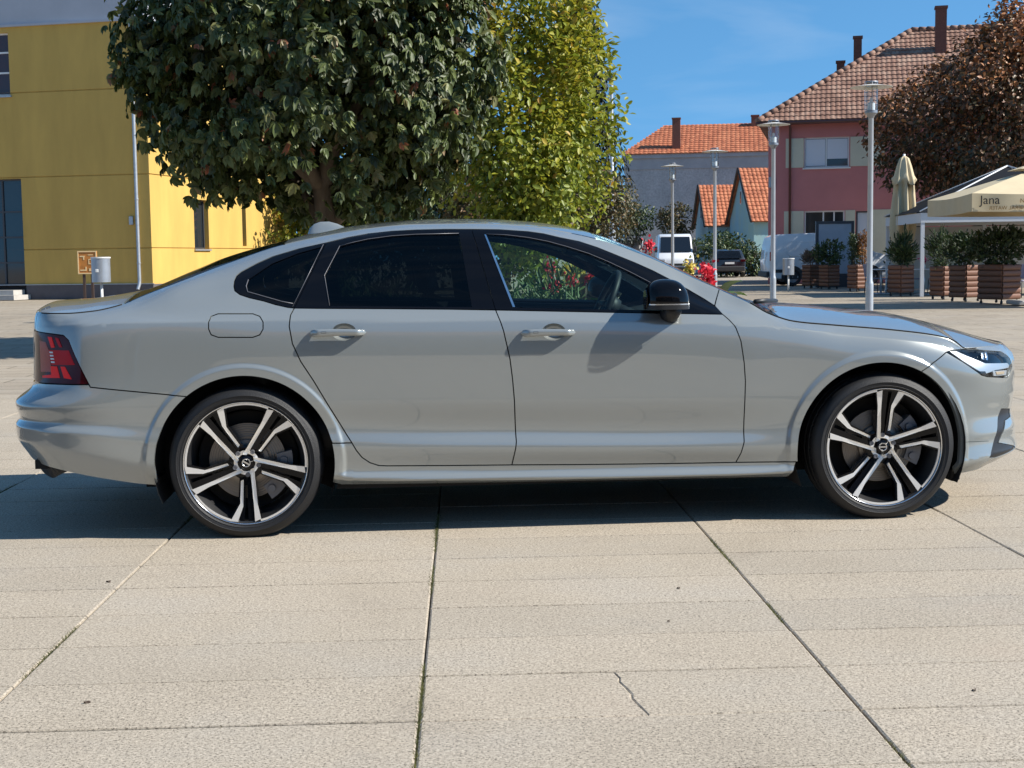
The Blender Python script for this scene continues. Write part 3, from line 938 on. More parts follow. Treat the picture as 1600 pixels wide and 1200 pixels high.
# headlamp
head_lamp = panel('head_lamp', Q['head'], M_black, sedan, off=.03, gap=-.002, thick=.01)
def hp(pts, m, off, nm='lamp_element', th=.008):
    return panel(nm, pts, m, head_lamp, off=off, gap=0, thick=th, lip=.001, step=.012)
hp([(3.29, .779), (3.335, .776), (3.52, .712), (3.76, .700), (3.79, .690), (3.785, .676), (3.60, .676), (3.50, .662), (3.44, .690), (3.36, .733)], M_refl, .012)
hp([(3.46, .678), (3.50, .676), (3.51, .655), (3.475, .662)], M_satin, .006)
hp([(3.575, .672), (3.745, .666), (3.735, .643), (3.585, .648)], M_refl, .014)
hp([(3.60, .668), (3.70, .664), (3.69, .651), (3.61, .653)], M_amber, .010)
hp([(3.52, .762), (3.535, .762), (3.52, .728), (3.505, .733)], M_chrome, .012)
hp([(3.55, .762), (3.565, .762), (3.548, .726), (3.533, .728)], M_chrome, .012)
panel('lamp_cover', Q['head'], M_clear, head_lamp, off=.001, gap=.002, thick=.004)
# --- windows with gloss black frames
dt = [tuple(p) for p in Q['dlo_top']]
i_q = min(range(len(dt)), key=lambda i: abs(dt[i][0] - Q['qseam'][0][0]))
i_b = min(range(len(dt)), key=lambda i: abs(dt[i][0] - Q['bseam'][0][0]))
dlo_l = [tuple(p) for p in Q['dlo_low']]
trim_q = dlo_l + dt[1:i_q + 1]
trim_r = [tuple(p) for p in Q['belt_r']] + [dt[i_b]] + dt[i_b - 1:i_q - 1:-1]
trim_f = [tuple(p) for p in Q['belt_f']] + [dt[-1]] + dt[-2:i_b - 1:-1]
def window(trim, gl_, gm, owner):
    t = panel('window_frame', trim, M_black, owner, off=.004, holes=[gl_], gap=.0012, thick=.02)
    panel('window_glass', gl_, gm, owner, off=.011, gap=-.004, thick=.003)
    return t
window(trim_q, Q['qglass'], M_glass_r, quarter_panel)
window(trim_r, Q['rglass'], M_glass_r, rear_door_o)
window(trim_f, Q['fglass'], M_glass_f, front_door_o)
panel('bright_strip', Q['bstrip'], M_chrome, front_door_o, off=.001, gap=.0018, lip=.0005, thick=.004)
# thin bright seams round the rear glass, as light catches the seals
M_seal = mat('window_seal', (.10, .10, .11), .35)
def seal(pts, owner, w=.0035):
    pts = np.array(pts)
    P = surf(pts[:, 0], pts[:, 1], .002)
    mb_ = MB()
    mb_.tube(P, w * .5, 6)
    return mb_.build('seal', M_seal, owner, True)
seal(Q['rglass'][:6], rear_door_o)
seal([Q['rglass'][0], Q['rglass'][8], Q['rglass'][7]], rear_door_o)
seal(Q['fglass'][:11], front_door_o)
seal([(.358, 1.315), (.222, 1.035)], quarter_panel)
seal([Q['qglass'][5], Q['qglass'][4], Q['qglass'][3], Q['qglass'][2], Q['qglass'][1]], quarter_panel, .005)
# --- handles
def handle(x0, x1, zc, owner):
    n, m = 30, 14
    v, f = [], []
    for i in range(n + 1):
        t = i / n
        x = x0 + (x1 - x0) * t
        e = min(t, 1 - t)
        stand = .025 * _ss(np.array(e / .16)) + .006
        hh = .0155 * (1 - (1 - min(e / .09, 1)) ** 2) ** .5 * (1.08 - .25 * t) + .001
        zz = zc + .003 * math.sin(math.pi * t) + .001
        dd = .0105 * (1 - (1 - min(e / .09, 1)) ** 2) ** .5 + .001
        base = surf(np.array([x]), np.array([zz]))[0][1]
        for k in range(m):
            a = 2 * math.pi * k / m
            ca, sa = math.cos(a), math.sin(a)
            v.append((x, base - stand + dd * math.copysign(abs(ca) ** .7, ca), zz + hh * math.copysign(abs(sa) ** .75, sa)))
    for i in range(n):
        for k in range(m):
            j = (k + 1) % m
            f.append((i * m + k, i * m + j, i * m + m + j, i * m + m + k))
    f += [tuple(range(m - 1, -1, -1)), tuple(range(n * m, n * m + m))]
    h = mesh_obj('handle', v, [q[::-1] for q in f], M_paint, owner, True)
    cz, cx = zc + .004, (x0 + x1) / 2 + .026
    mbb = MB()
    v, f = [], []
    prof = [(1.06, .001), (1.02, .006), (.92, .018), (.7, .028), (.35, .033), (0.02, .034)]
    nn = 28
    for sc, dp in prof:
        for k in range(nn):
            a = 2 * math.pi * k / nn
            q = surf(np.array([cx + .052 * sc * math.cos(a)]), np.array([cz + .036 * sc * math.sin(a)]), dp)[0]
            v.append(tuple(q))
    for i in range(len(prof) - 1):
        for k in range(nn):
            j = (k + 1) % nn
            f.append((i * nn + k, i * nn + j, i * nn + nn + j, i * nn + nn + k))
    mesh_obj('handle_recess', v, f, M_paint, owner, True)
    # touch pad outline and key slot
    mb_ = MB()
    xx = x0 + (x1 - x0) * .21
    b0 = surf(np.array([xx]), np.array([zc]))[0][1] - .0422
    for (a, b, c, d) in ((0, .022, .0068, .0078), (0, .022, -.001, 0), (0, .001, 0, .0068), (.021, .022, 0, .0068)):
        mb_.box(xx + a, xx + b, b0, b0 + .004, zc + .002 + c, zc + .002 + d)
    mb_.build('touch_pad', M_satin, owner)
    return h
handle(.2986, .5502, .9165, rear_door_o)
handle(1.2463, 1.4958, .9005, front_door_o)
# --- upper skin: bonnet, windscreen, roof, rear glass, boot lid top (full width)
def top_panel(name, s_list, material, parent, off=0.0, w0=.004, nw=16, thick=.012, xlim=None):
    s_list = np.asarray(s_list)
    ws = np.linspace(0, 1, nw + 1) ** 1.35
    ws = w0 + (1 - w0) * ws
    S_, W_ = np.meshgrid(s_list, ws, indexing='ij')
    def pos(S__, W__):
        return top(S__, W__, off)
    P = pos(S_.ravel(), W_.ravel())
    e = .002
    a = pos(S_.ravel() + e, W_.ravel()) - pos(S_.ravel() - e, W_.ravel())
    b = pos(S_.ravel(), W_.ravel() + e) - pos(S_.ravel(), W_.ravel() - e)
    Nn = np.cross(a, b)
    Nn /= np.maximum(np.linalg.norm(Nn, axis=1), 1e-9)[:, None]
    ns, nc = len(s_list), nw + 1
    P, Nn = P.reshape(ns, nc, 3), Nn.reshape(ns, nc, 3)
    Nn[:, -1, 1] = 0
    P2, N2 = P[:, -2::-1].copy(), Nn[:, -2::-1].copy()
    P2[..., 1] = 2 * HW - P2[..., 1]
    N2[..., 1] *= -1
    P, Nn = np.concatenate([P, P2], 1), np.concatenate([Nn, N2], 1)
    nc = P.shape[1]
    v = P.reshape(-1, 3)
    n_ = Nn.reshape(-1, 3)
    f = []
    for i in range(ns - 1):
        for k in range(nc - 1):
            f.append((i * nc + k, i * nc + nc + k, i * nc + nc + k + 1, i * nc + k + 1))
    # edges turned down
    loop = [k for k in range(nc)] + [i * nc + nc - 1 for i in range(1, ns)] + [(ns - 1) * nc + k for k in range(nc - 2, -1, -1)] + [i * nc for i in range(ns - 2, 0, -1)]
    n0 = len(v)
    low = v[loop] - n_[loop] * thick
    v = np.concatenate([v, low])
    n_ = np.concatenate([n_, n_[loop]])
    m = len(loop)
    for i in range(m):
        j = (i + 1) % m
        f.append((loop[i], loop[j], n0 + j, n0 + i))
    o = mesh_obj(name, v, f, material, parent, True)
    o.data.normals_split_custom_set_from_vertices([tuple(q) for q in n_])
    return o
hood_s = np.concatenate([np.linspace(2.475, 3.3, 34), np.linspace(3.33, FC - .05, 46)])
top_panel('bonnet', hood_s, M_paint, sedan, w0=.008)
top_panel('windscreen', np.linspace(1.655, 2.462, 30), M_glass_w, sedan, off=.002, w0=.004, thick=.004)
roof_o = top_panel('roof', np.linspace(.175, 1.645, 44), M_paint, sedan, w0=-.004, thick=.03)
rear_glass = top_panel('rear_window', np.linspace(-.545, .165, 26), M_glass_r, sedan, off=.001, w0=.006, thick=.004)
top_panel('boot_lid', np.linspace(RC + .03, -.56, 44), M_paint, sedan, w0=.006)
def gap_line(s0, s1):  # dark tube laid in the panel gap, standing in for its shade
    s_ = np.linspace(s0, s1, 60)
    b_ = MB()
    b_.tube(surf(s_, zU(s_) - .0022, .0012), .0034, 6)
    o = b_.build('gap_shade', M_dark, sedan, True)
    share(o, sedan, (0, 2 * HW, 0), scale=(1, -1, 1))
gap_line(2.34, 3.50)
gap_line(-1.06, -.56)
# black frit band round the rear window and windscreen edges
def edge_band(name, s0, s1, parent, wa=.004, wb=.05):
    s_ = np.linspace(s0, s1, 30)
    mb_ = MB()
    P0, P1 = top(s_, np.full(30, wa), .006), top(s_, np.full(30, wb), .006)
    for i in range(29):
        mb_.quad(P0[i], P0[i + 1], P1[i + 1], P1[i])
    o = mb_.build(name, M_black, parent, True)
    share(o, parent, (0, 2 * HW, 0), scale=(1, -1, 1))
    return o
edge_band('glass_border', -.55, .18, rear_glass, wb=.09)
# wiper and scuttle
mb = MB()
mb.tube([(2.40, .30, 1.018), (2.47, .36, 1.02), (2.56, .50, 1.014), (2.585, .62, 1.016)], [.012, .011, .009, .006], 8)
mb.build('wiper', M_satin, sedan, True)
mb = MB()
mb.tube([(2.44, 1.0, 1.02), (2.53, 1.2, 1.025), (2.50, 1.45, 1.02)], [.012, .010, .006], 8)
mb.build('wiper', M_satin, sedan, True)
sc_s = np.linspace(2.40, 2.50, 6)
top_panel('scuttle', sc_s, M_satin, sedan, off=.012, w0=.01, thick=.02)
# aerial fin
v, f = [], []
sect = [(.250, .012, 0), (.262, .020, .030), (.285, .022, .046), (.316, .021, .050), (.36, .018, .043), (.40, .013, .026), (.436, .006, .004)]
m = 10
for x, hw, hh in sect:
    zb = float(zC(np.array([x]))[0]) - .006
    for k in range(m):
        a = math.pi * k / (m - 1)
        v.append((x, HW - hw * math.cos(a) * (1 - .45 * math.sin(a)), zb + (hh + .006) * math.sin(a) ** .8))
for i in range(len(sect) - 1):
    for k in range(m - 1):
        f.append((i * m + k, i * m + m + k, i * m + m + k + 1, i * m + k + 1))
f.append(tuple(range(m)))
mesh_obj('aerial_fin', v, f, M_paint, sedan, True)
# --- inner shell, wheel houses, floor: what shows black through gaps and under the car
sh = lline(-.98, -.41, 20)
shell = [(s_, z_ + .012) for s_, z_ in lline(-1.02, -.41, 20)] + arc_pts(ARCH[0][0], ARCH[0][1], .415, 196, -15, 30) + [(s_, z_ + .012) for s_, z_ in lline(.43, 2.49, 30)] + arc_pts(ARCH[1][0], ARCH[1][1], .418, 194, -16, 30) + [(s_, z_ + .014) for s_, z_ in lline(3.35, 3.75, 20)]
shell += [(3.75, .62), (3.24, .64), (3.24, .80), (2.5, .86), (2.25, .92), (2.1, .945), (1.1, .985), (.23, 1.0), (-.2, .99), (-.65, .97), (-.65, .66), (-1.02, .66)]
panel('lamp_backing', [(-1.28, .66), (-.62, .66), (-.62, .985), (-1.28, .985)], M_dark, sedan, off=.05, gap=0, thick=.001, step=.04)  # dark backing sheet added so the gaps beside the lamp read black
inner = panel('inner_body', shell, M_dark, sedan, off=.034, gap=0, thick=.001, step=.05)
housings = []
for cx, cz, r in ARCH:
    mb = MB()
    n = 30
    for i in range(n):
        a0, a1 = R(-25 + 230 * i / n), R(-25 + 230 * (i + 1) / n)
        p = lambda a, y: (cx + (r + .012) * math.cos(a), y, cz + (r + .012) * math.sin(a))
        mb.quad(p(a0, .035), p(a1, .035), p(a1, .36), p(a0, .36))
    for y in (.36,):
        mb.add([(cx, y, cz)] + [(cx + (r + .02) * math.cos(R(-25 + 230 * i / n)), y, cz + (r + .02) * math.sin(R(-25 + 230 * i / n))) for i in range(n + 1)], [(0, i + 1, i + 2) for i in range(n)])
    housings.append(mb.build('wheel_housing', M_dark, sedan))
mb = MB()
mb.box(-.95, -.42, .14, 2 * HW - .14, .32, .36)
mb.box(-.5, 3.5, .37, 2 * HW - .37, .19, .30)
mb.box(.40, 2.50, .10, 2 * HW - .10, .20, .33)
mb.box(3.35, 3.55, .30, 2 * HW - .30, .25, .40)
mb.build('floor_pan', M_dark, sedan)
mb = MB()                                                  # rear apron and mud flap
s_ = np.linspace(RC, -.80, 40)
zb = pchip(LNA[0][:, 0], LNA[0][:, 2], s_)
T0 = surf(s_, zb + .01, .012)
T1 = surf(s_, zb + .01, .05)
for i in range(39):
    d0, d1 = min(.075, .0 + .5 * max(0, -.80 - s_[i])), min(.075, .5 * max(0, -.80 - s_[i + 1]))
    a, b = T0[i], T0[i + 1]
    c, d = T1[i + 1].copy(), T1[i].copy()
    c[2] -= d1
    d[2] -= d0
    mb.quad(a, b, c, d)
apron = mb.build('lower_apron', M_satin, sedan)
housings.append(apron)
mb = MB()
mb.box(3.30, 3.345, .10, .30, .155, .22, .01)
housings.append(mb.build('mud_flap', M_satin, sedan))
mb = MB()
mb.box(-.43, -.395, .09, .30, .235, .28, .01)
housings.append(mb.build('mud_flap', M_satin, sedan))
# --- the far side is the mirror of the near side
def mirror_tree(o, parent, top_level=True):
    c = o.copy()
    COL.objects.link(c)
    c.parent = parent
    if top_level:
        c.scale = (1, -1, 1)
        c.location = (0, 2 * HW, 0)
    for ch in list(o.children):
        mirror_tree(ch, c, False)
    return c
for o in (quarter_panel, rear_door_o, front_door_o, fender_o, sill_o, rear_bumper, front_bumper, boot_face, tail_lamp, head_lamp, inner, *housings):
    mirror_tree(o, sedan)
# --- wing mirror
def wing_mirror():
    n, m = 22, 28
    v, f = [], []
    cx, cy, cz = 1.912, .012, 1.030
    for i in range(n + 1):
        ph = -math.pi / 2 + math.pi * i / n
        for k in range(m):
            th = 2 * math.pi * k / m
            dx, dy, dz = math.cos(ph) * math.cos(th), math.cos(ph) * math.sin(th), math.sin(ph)
            g = lambda q, e: math.copysign(abs(q) ** e, q)
            z = cz + (.107 if dz > 0 else .034) * g(dz, .8)
            up = max(0, (z - cz) / .107)
            x = cx + .103 * g(dx, .72) - .012 * up * (1 if dx > 0 else .2)
            y = cy + .098 * g(dy, .75)
            v.append((x, y, z))
    for i in range(n):
        for k in range(m):
            j = (k + 1) % m
            f.append((i * m + k, i * m + j, i * m + m + j, i * m + m + k))
    h = mesh_obj('wing_mirror', v, f, M_black, sedan, True)
    def band(z0, z1, grow, a0, a1, mt, nm):
        vv, ff = [], []
        kk = 40
        for q in range(kk + 1):
            th = R(a0 + (a1 - a0) * q / kk)
            dx, dy = math.cos(th), math.sin(th)
            g = lambda w, e: math.copysign(abs(w) ** e, w)
            for z in (z0, z1):
                vv.append((cx + (.103 + grow) * g(dx, .72), cy + (.098 + grow) * g(dy, .75), z))
        for q in range(kk):
            ff.append((2 * q, 2 * q + 2, 2 * q + 3, 2 * q + 1))
        return mesh_obj(nm, vv, ff, mt, h, True)
    band(1.0215, 1.027, .0018, 180, 345, M_chrome, 'bright_strip')
    band(1.001, 1.0205, .0012, 180, 330, M_satin, 'lower_shell')
    band(1.003, 1.0205, .0022, 318, 352, M_clear, 'indicator')
    mbb = MB()
    mbb.tube([(1.945, -.012, 1.005), (1.942, .03, .985), (1.938, .075, .962), (1.938, .11, .955)], [.036, .042, .046, .05], 14)
    for q in range(len(mbb.v)):
        x, y, z = mbb.v[q]
        mbb.v[q] = (1.94 + (x - 1.94) * 1.0, y, z)
    mbb.build('mirror_foot', M_satin, h, True)
    mb2 = MB()
    mb2.lathe([(.001, -.0012), (.045, -.0012), (.045, .004)], 24, 'x', (1.8105, -.01, 1.045))
    mb2.build('mirror_glass', M_black, h)
    return h
wm = wing_mirror()
mirror_tree(wm, sedan)
# --- wheels
def polar_body(mb, poly, d_face, d_back, grow=0.0):
    n = len(poly)
    def dep(x, z):
        return d_face + .030 * (1 - min(1, math.hypot(x, z) / .27)) ** 1.2
    v = [(x, dep(x, z), z) for x, z in poly] + [(x, d_back, z) for x, z in poly]
    mb.add(v, [tuple(range(n))] + [(j, i, i + n, j + n) for i, j in ((k, (k + 1) % n) for k in range(n))])

def make_wheel():
    K = 1 / 1537.0
    A_ = [(-24, 50), (-22, 85), (-21, 198), (-19, 300), (-15, 412), (-57, 398), (-46, 300), (-47, 100), (-50, 40)]
    B_ = [(50, 120), (72, 276), (152, 390), (103, 401), (54, 298), (33, 116)]
    A_ = [(x * K, z * K) for x, z in A_]
    B_ = [(x * K, z * K) for x, z in B_]
    arc = [(r * math.cos(R(a)), r * math.sin(R(a))) for r, aa in ((.2725, np.linspace(69.0, 25.6, 14)), (.2630, np.linspace(25.6, 69.0, 14))) for a in aa]
    rot = lambda p, a: [(x * math.cos(a) - z * math.sin(a), x * math.sin(a) + z * math.cos(a)) for x, z in p]
    def ccw(p): return p if area(p) > 0 else p[::-1]
    body, face, barrel, lip, tyre, disc, cal, hub = MB(), MB(), MB(), MB(), MB(), MB(), MB(), MB()
    def fat(p, d):
        return [tuple(q) for q in offset(np.array(ccw(p)), -d)]
    for k in range(5):
        a = 2 * math.pi * k / 5
        for p, g in ((A_, .0025), (B_, .0025)):
            polar_body(face, ccw(rot(p, a)), .020, .028)
        polar_body(face, ccw(rot(arc, a)), .020, .028)
        # black spoke bodies, deep, seen between and beside the machined faces
        AA = [(-20, 30), (10, 120), (22, 300), (30, 405), (-64, 405), (-52, 300), (-52, 60)]
        BB = [(0, 90), (62, 118), (84, 272), (165, 385), (60, 412), (40, 300), (20, 110)]
        for p in (AA, BB):
            p = [(x * K, z * K) for x, z in p]
            polar_body(body, ccw(rot(p, a)), .0255, .075)
        web = [(-20, 40), (60, 60), (64, 150), (16, 160), (-25, 120)]
        polar_body(body, ccw(rot([(x * K, z * K) for x, z in web], a)), .034, .08)
        polar_body(body, ccw(rot([(r * math.cos(R(b)), r * math.sin(R(b))) for r, bb in ((.272, np.linspace(100, 66, 8)), (.258, np.linspace(66, 100, 8))) for b in bb], a)), .027, .05)
    face.lathe([(.040, .046), (.056, .0445)], 40, 'y')
    barrel.lathe([(.278, .010), (.2785, .016), (.274, .022), (.266, .024), (.262, .034), (.247, .06), (.236, .10), (.232, .20), (.236, .235)], 72, 'y')
    lip.lathe([(.2735, .0145), (.2765, .0105), (.2785, .0125), (.2785, .016)], 72, 'y')
    body.lathe([(.002, .05), (.06, .05), (.08, .056), (.082, .10)], 40, 'y')
    root = body.build('wheel', M_black, sedan, auto=30)
    face.build('rim_face', M_mach, root)
    barrel.build('rim_barrel', M_satin, root, True)
    lip.build('rim_edge', M_chrome, root, True)
    prof = [(.270, .022), (.279, .013), (.288, .0065), (.2895, .0045), (.291, .0060), (.305, .0030), (.3065, .0012), (.308, .0030), (.320, .0075), (.331, .016), (.338, .028), (.3425, .044)]
    n = 240
    tyre.lathe(prof, 120, 'y')
    # tread with cut shoulders
    bands = [(.044, .3425), (.070, .3445), (.076, .338), (.082, .3445), (.125, .346), (.13, .339), (.138, .339), (.143, .346), (.185, .3445), (.190, .338), (.196, .3445), (.222, .342), (.236, .328), (.246, .31), (.244, .28)]
    v, f = [], []
    for k in range(n):
        a = 2 * math.pi * k / n
        for i, (y, r) in enumerate(bands):
            cut = (k % 6 == 0) and (y < .075 or .19 < y < .225)
            rr = r - (.006 if cut else 0)
            aa = a + (.05 * (y - .06) if y < .08 else 0)
            v.append((rr * math.cos(aa), y, rr * math.sin(aa)))
    nbn = len(bands)
    for k in range(n):
        j = (k + 1) % n
        for i in range(nbn - 1):
            f.append((k * nbn + i, k * nbn + i + 1, j * nbn + i + 1, j * nbn + i))
    tyre.add(v, f)
    tyre.build('tyre', M_rub, root, auto=35)
    disc.lathe([(.075, .085), (.098, .088), (.100, .105), (.172, .105), (.172, .125), (.10, .125)], 60, 'y')
    for r in (.112, .122, .133, .144, .155, .164):
        disc.lathe([(r, .1049), (r + .002, .1038), (r + .004, .1049)], 60, 'y')
    disc.build('brake_disc', M_disc, root, auto=30)
    for a in (18, -22):
        pass
    c0 = R(8)
    pts = [(r * math.cos(c0 + R(b)), r * math.sin(c0 + R(b))) for r, bb in ((.205, np.linspace(-36, 36, 10)), (.135, np.linspace(36, -36, 10))) for b in bb]
    cal.prism(ccw(pts), .085, .17)
    for b in (-26, 0, 24):
        x, z = .165 * math.cos(c0 + R(b)), .165 * math.sin(c0 + R(b))
        cal.lathe([(.001, .072), (.016, .072), (.018, .086)], 14, 'y', (x, 0, z))
    cal.build('brake_caliper', M_cal, root, auto=40)
    shield = MB()
    shield.lathe([(.02, .15), (.225, .15), (.225, .16)], 40, 'y')
    shield.build('splash_shield', M_dark, root)
    for k in range(5):
        a = R(90 + 72 * k)
        b = MB()
        b.lathe([(.001, .0375), (.0055, .0375), (.006, .036), (.0095, .036), (.0105, .039), (.0105, .052)], 12, 'y', (.0553 * math.cos(a), 0, .0553 * math.sin(a)))
        b.build('wheel_bolt', M_cal, root, auto=30)
    hub.lathe([(.0005, .0325), (.026, .033), (.0305, .0355), (.032, .05)], 32, 'y')
    hub.build('hub_cap', M_black, root, auto=40)
    em = MB()
    em.lathe([(.0150, .0318), (.0162, .0306), (.0188, .0306), (.0200, .0325)], 36, 'y')
    em.box(-.0165, .0165, .0308, .0328, -.0032, .0032)
    em.tube([(.0125, .0312, .0125), (.0215, .0312, .0215)], [.0016, .0022], 6)
    em.build('emblem', M_chrome, root, auto=40)
    return root
wheel = make_wheel()
wheel.location = (2.941 + .004, .012, .338)
w2 = copy_tree(wheel, sedan)
w2.location = (.0, .012, .338)
w2.rotation_euler = (0, R(30.9), 0)
for o in (wheel, w2):
    c = copy_tree(o, sedan)
    c.scale = (1, -1, 1)
    c.location = (o.location.x, 2 * HW - .012, .338)
# --- cabin
def rbox(name, x0, x1, y0, y1, z0, z1, bev, mt, parent, shear=0.0):
    b = MB()
    b.box(x0, x1, y0, y1, z0, z1, bev)
    b.v = [(x + (z - z0) * shear, y, z) for x, y, z in b.v]
    return b.build(name, mt, parent, auto=50)
for yc in (.50, 1.38):
    sb = rbox('seat', 1.02, 1.52, yc - .25, yc + .25, .32, .56, .07, M_seat, sedan)
    rbox('backrest', .98, 1.12, yc - .24, yc + .24, .52, 1.04, .06, M_seat, sb, -.32)
    rbox('headrest', .80, .90, yc - .13, yc + .13, 1.06, 1.24, .045, M_seat, sb, -.18)
rs = rbox('rear_seat', .12, .62, .22, 2 * HW - .22, .32, .56, .07, M_seat, sedan)
rbox('backrest', .06, .22, .22, 2 * HW - .22, .50, 1.02, .06, M_seat, rs, -.4)
for yc in (.50, 1.38):
    rbox('headrest', -.13, -.05, yc - .12, yc + .12, .99, 1.12, .04, M_seat, rs, -.2)
rbox('parcel_shelf', -.45, .0, .24, 2 * HW - .24, .95, .985, .01, M_int, sedan)
mb = MB()
prof = [(2.42, .55), (2.40, .96), (2.30, .985), (2.12, .965), (1.98, .945), (1.93, .91), (1.94, .80), (1.99, .62), (2.05, .50)]
mb.prism(prof[::-1] if area(prof) < 0 else prof, .16, 2 * HW - .16)
mb.build('dashboard', M_int, sedan, auto=40)
rbox('centre_console', 1.1, 2.0, HW - .13, HW + .13, .30, .62, .04, M_int, sedan)
mb = MB()
n = 40
cw = Vector((1.835, 1.36, .985))
ax = Vector((math.cos(R(24)), 0, -math.sin(R(24))))
u_, v_ = Vector((0, 1, 0)), Vector((math.sin(R(24)), 0, math.cos(R(24))))
ringp = [cw + (u_ * math.cos(2 * math.pi * k / n) + v_ * math.sin(2 * math.pi * k / n)) * .182 for k in range(n + 1)]
mb.tube(ringp, .0165, 10, False)
for a in (0, math.pi, -math.pi / 2):
    mb.tube([cw + ax * .03, cw + (u_ * math.cos(a) + v_ * math.sin(a)) * .18], [.03, .014], 8)
mb.tube([cw + ax * .01, cw + ax * .08], [.07, .05], 16)
mb.tube([cw + ax * .05, cw + ax * .3], .035, 10)
mb.build('steering_wheel', M_seat, sedan, True)
# headliner under the roof, inner pillars on the far side
s_ = np.linspace(.0, 1.70, 30)
mb = MB()
P0 = top(s_, np.full(30, .03), .045)
P1 = top(s_, np.full(30, .35), .05)
P2 = top(s_, np.full(30, 1.0), .05)
for i in range(29):
    for a, b in ((P0, P1), (P1, P2)):
        mb.quad(a[i], b[i], b[i + 1], a[i + 1])
        m_ = lambda p: (p[0], 2 * HW - p[1], p[2])
        mb.quad(m_(a[i + 1]), m_(b[i + 1]), m_(b[i]), m_(a[i]))
M_liner = mat('headliner', (.028, .03, .034), .9)
mb.build('headliner', M_liner, sedan, True)
mb = MB()
mb.box(1.56, 1.66, HW - .10, HW + .10, 1.25, 1.31, .015)
mb.build('rear_view_mirror', M_int, sedan, auto=40)
mb = MB()
mb.box(1.62, 1.66, 1.15, 1.52, 1.19, 1.30, .01)
mb.v = [(x + (1.3 - z) * 1.7, y, z) for x, y, z in mb.v]
mb.build('sun_visor', M_liner, sedan, auto=40)
# papers behind the far rear window
# ------------------------------------------------------------------ foliage
def foliage_mat(name, stops, rough=.45, trans=.22):
    m, nt, b = nodes_of(name)
    N, L = nt.nodes, nt.links
    at_ = N.new('ShaderNodeAttribute')
    at_.attribute_name = 'tone'
    cr = N.new('ShaderNodeValToRGB')
    e = cr.color_ramp.elements
    while len(e) < len(stops):
        e.new(.5)
    for k, (p, c) in enumerate(stops):
        e[k].position = p
        e[k].color = (*c, 1)
    L.new(at_.outputs['Fac'], cr.inputs['Fac'])
    L.new(cr.outputs['Color'], b.inputs['Base Color'])
    b.inputs['Roughness'].default_value = rough
    b.inputs['Specular IOR Level'].default_value = .5
    tr = N.new('ShaderNodeBsdfTranslucent')
    mx = N.new('ShaderNodeMixShader')
    mx.inputs[0].default_value = trans
    L.new(cr.outputs['Color'], tr.inputs['Color'])
    L.new(b.outputs['BSDF'], mx.inputs[1])
    L.new(tr.outputs['BSDF'], mx.inputs[2])
    L.new(mx.outputs[0], nt.nodes['Material Output'].inputs['Surface'])
    return m

def unit(a):
    return a / np.maximum(np.linalg.norm(a, axis=-1, keepdims=True), 1e-9)

def leaf_mesh(name, pos, axis, nrm, length, width, tone, material, parent=None, curl=.12, **props):
    """many leaf-shaped faces: base, two shoulders each side, tip, folded at the midrib"""
    pos, axis = np.asarray(pos), unit(np.asarray(axis))
    nrm = unit(np.asarray(nrm) - axis * (np.asarray(nrm) * axis).sum(1, keepdims=True))
    side = np.cross(axis, nrm)
    n = len(pos)
    length = np.broadcast_to(length, (n,))[:, None]
    width = np.broadcast_to(width, (n,))[:, None]
    pts = [pos,
           pos + axis * length * .38 - side * width * .42 + nrm * width * .16,
           pos + axis * length * .72 - side * width * .36 + nrm * width * .10 - nrm * length * curl * .4,
           pos + axis * length - nrm * length * curl,
           pos + axis * length * .72 + side * width * .36 + nrm * width * .10 - nrm * length * curl * .4,
           pos + axis * length * .38 + side * width * .42 + nrm * width * .16]
    V = np.stack(pts, 1).reshape(-1, 3)
    idx = np.arange(n)[:, None] * 6
    F = np.concatenate([idx + np.array([[0, 1, 2, 3]]), idx + np.array([[0, 3, 4, 5]])])
    me = bpy.data.meshes.new(name)
    me.vertices.add(len(V))
    me.vertices.foreach_set('co', V.astype(np.float32).ravel())
    me.loops.add(F.size)
    me.loops.foreach_set('vertex_index', F.astype(np.int32).ravel())
    me.polygons.add(len(F))
    me.polygons.foreach_set('loop_start', np.arange(0, F.size, 4, dtype=np.int32))
    me.polygons.foreach_set('loop_total', np.full(len(F), 4, dtype=np.int32))
    at_ = me.attributes.new('tone', 'FLOAT', 'POINT')
    at_.data.foreach_set('value', np.repeat(np.asarray(tone, np.float32), 6))
    me.materials.append(material)
    me.update()
    me.validate()
    o = bpy.data.objects.new(name, me)
    return link(o, parent, **props)

rng = np.random.default_rng(11)
def blob_points(centre, rad, n, lump=.5, nclump=120, shell=.55, flat=None, clump_r=.2, lim=1.1, rough=0):
    """points gathered in clumps through an ellipsoid, denser toward its skin; returns points and outward directions"""
    c, r = np.array(centre, float), np.array(rad, float)
    d = unit(rng.normal(size=(nclump, 3)))
    rr = (shell + (1 - shell) * rng.random(nclump)) ** .8
    rr *= 1 + .10 * np.sin(d[:, 0] * 5 + 1) * np.cos(d[:, 2] * 6) + (.06 + rough) * rng.normal(size=nclump)
    cl = d * rr[:, None]
    k = rng.integers(0, nclump, n)
    p = cl[k] + rng.normal(size=(n, 3)) * clump_r
    ln = np.linalg.norm(p, axis=1, keepdims=True)
    p = np.where(ln > lim, p * (lim - .12 * rng.random((n, 1))) / ln, p)
    q = c + p * r
    if flat is not None:
        low = q[:, 2] < flat
        q[low, 2] = flat + (flat - q[low, 2]) * .25 * rng.random(low.sum()) - .15 * rng.random(low.sum())
    out = unit(p * r)
    return q, out, k

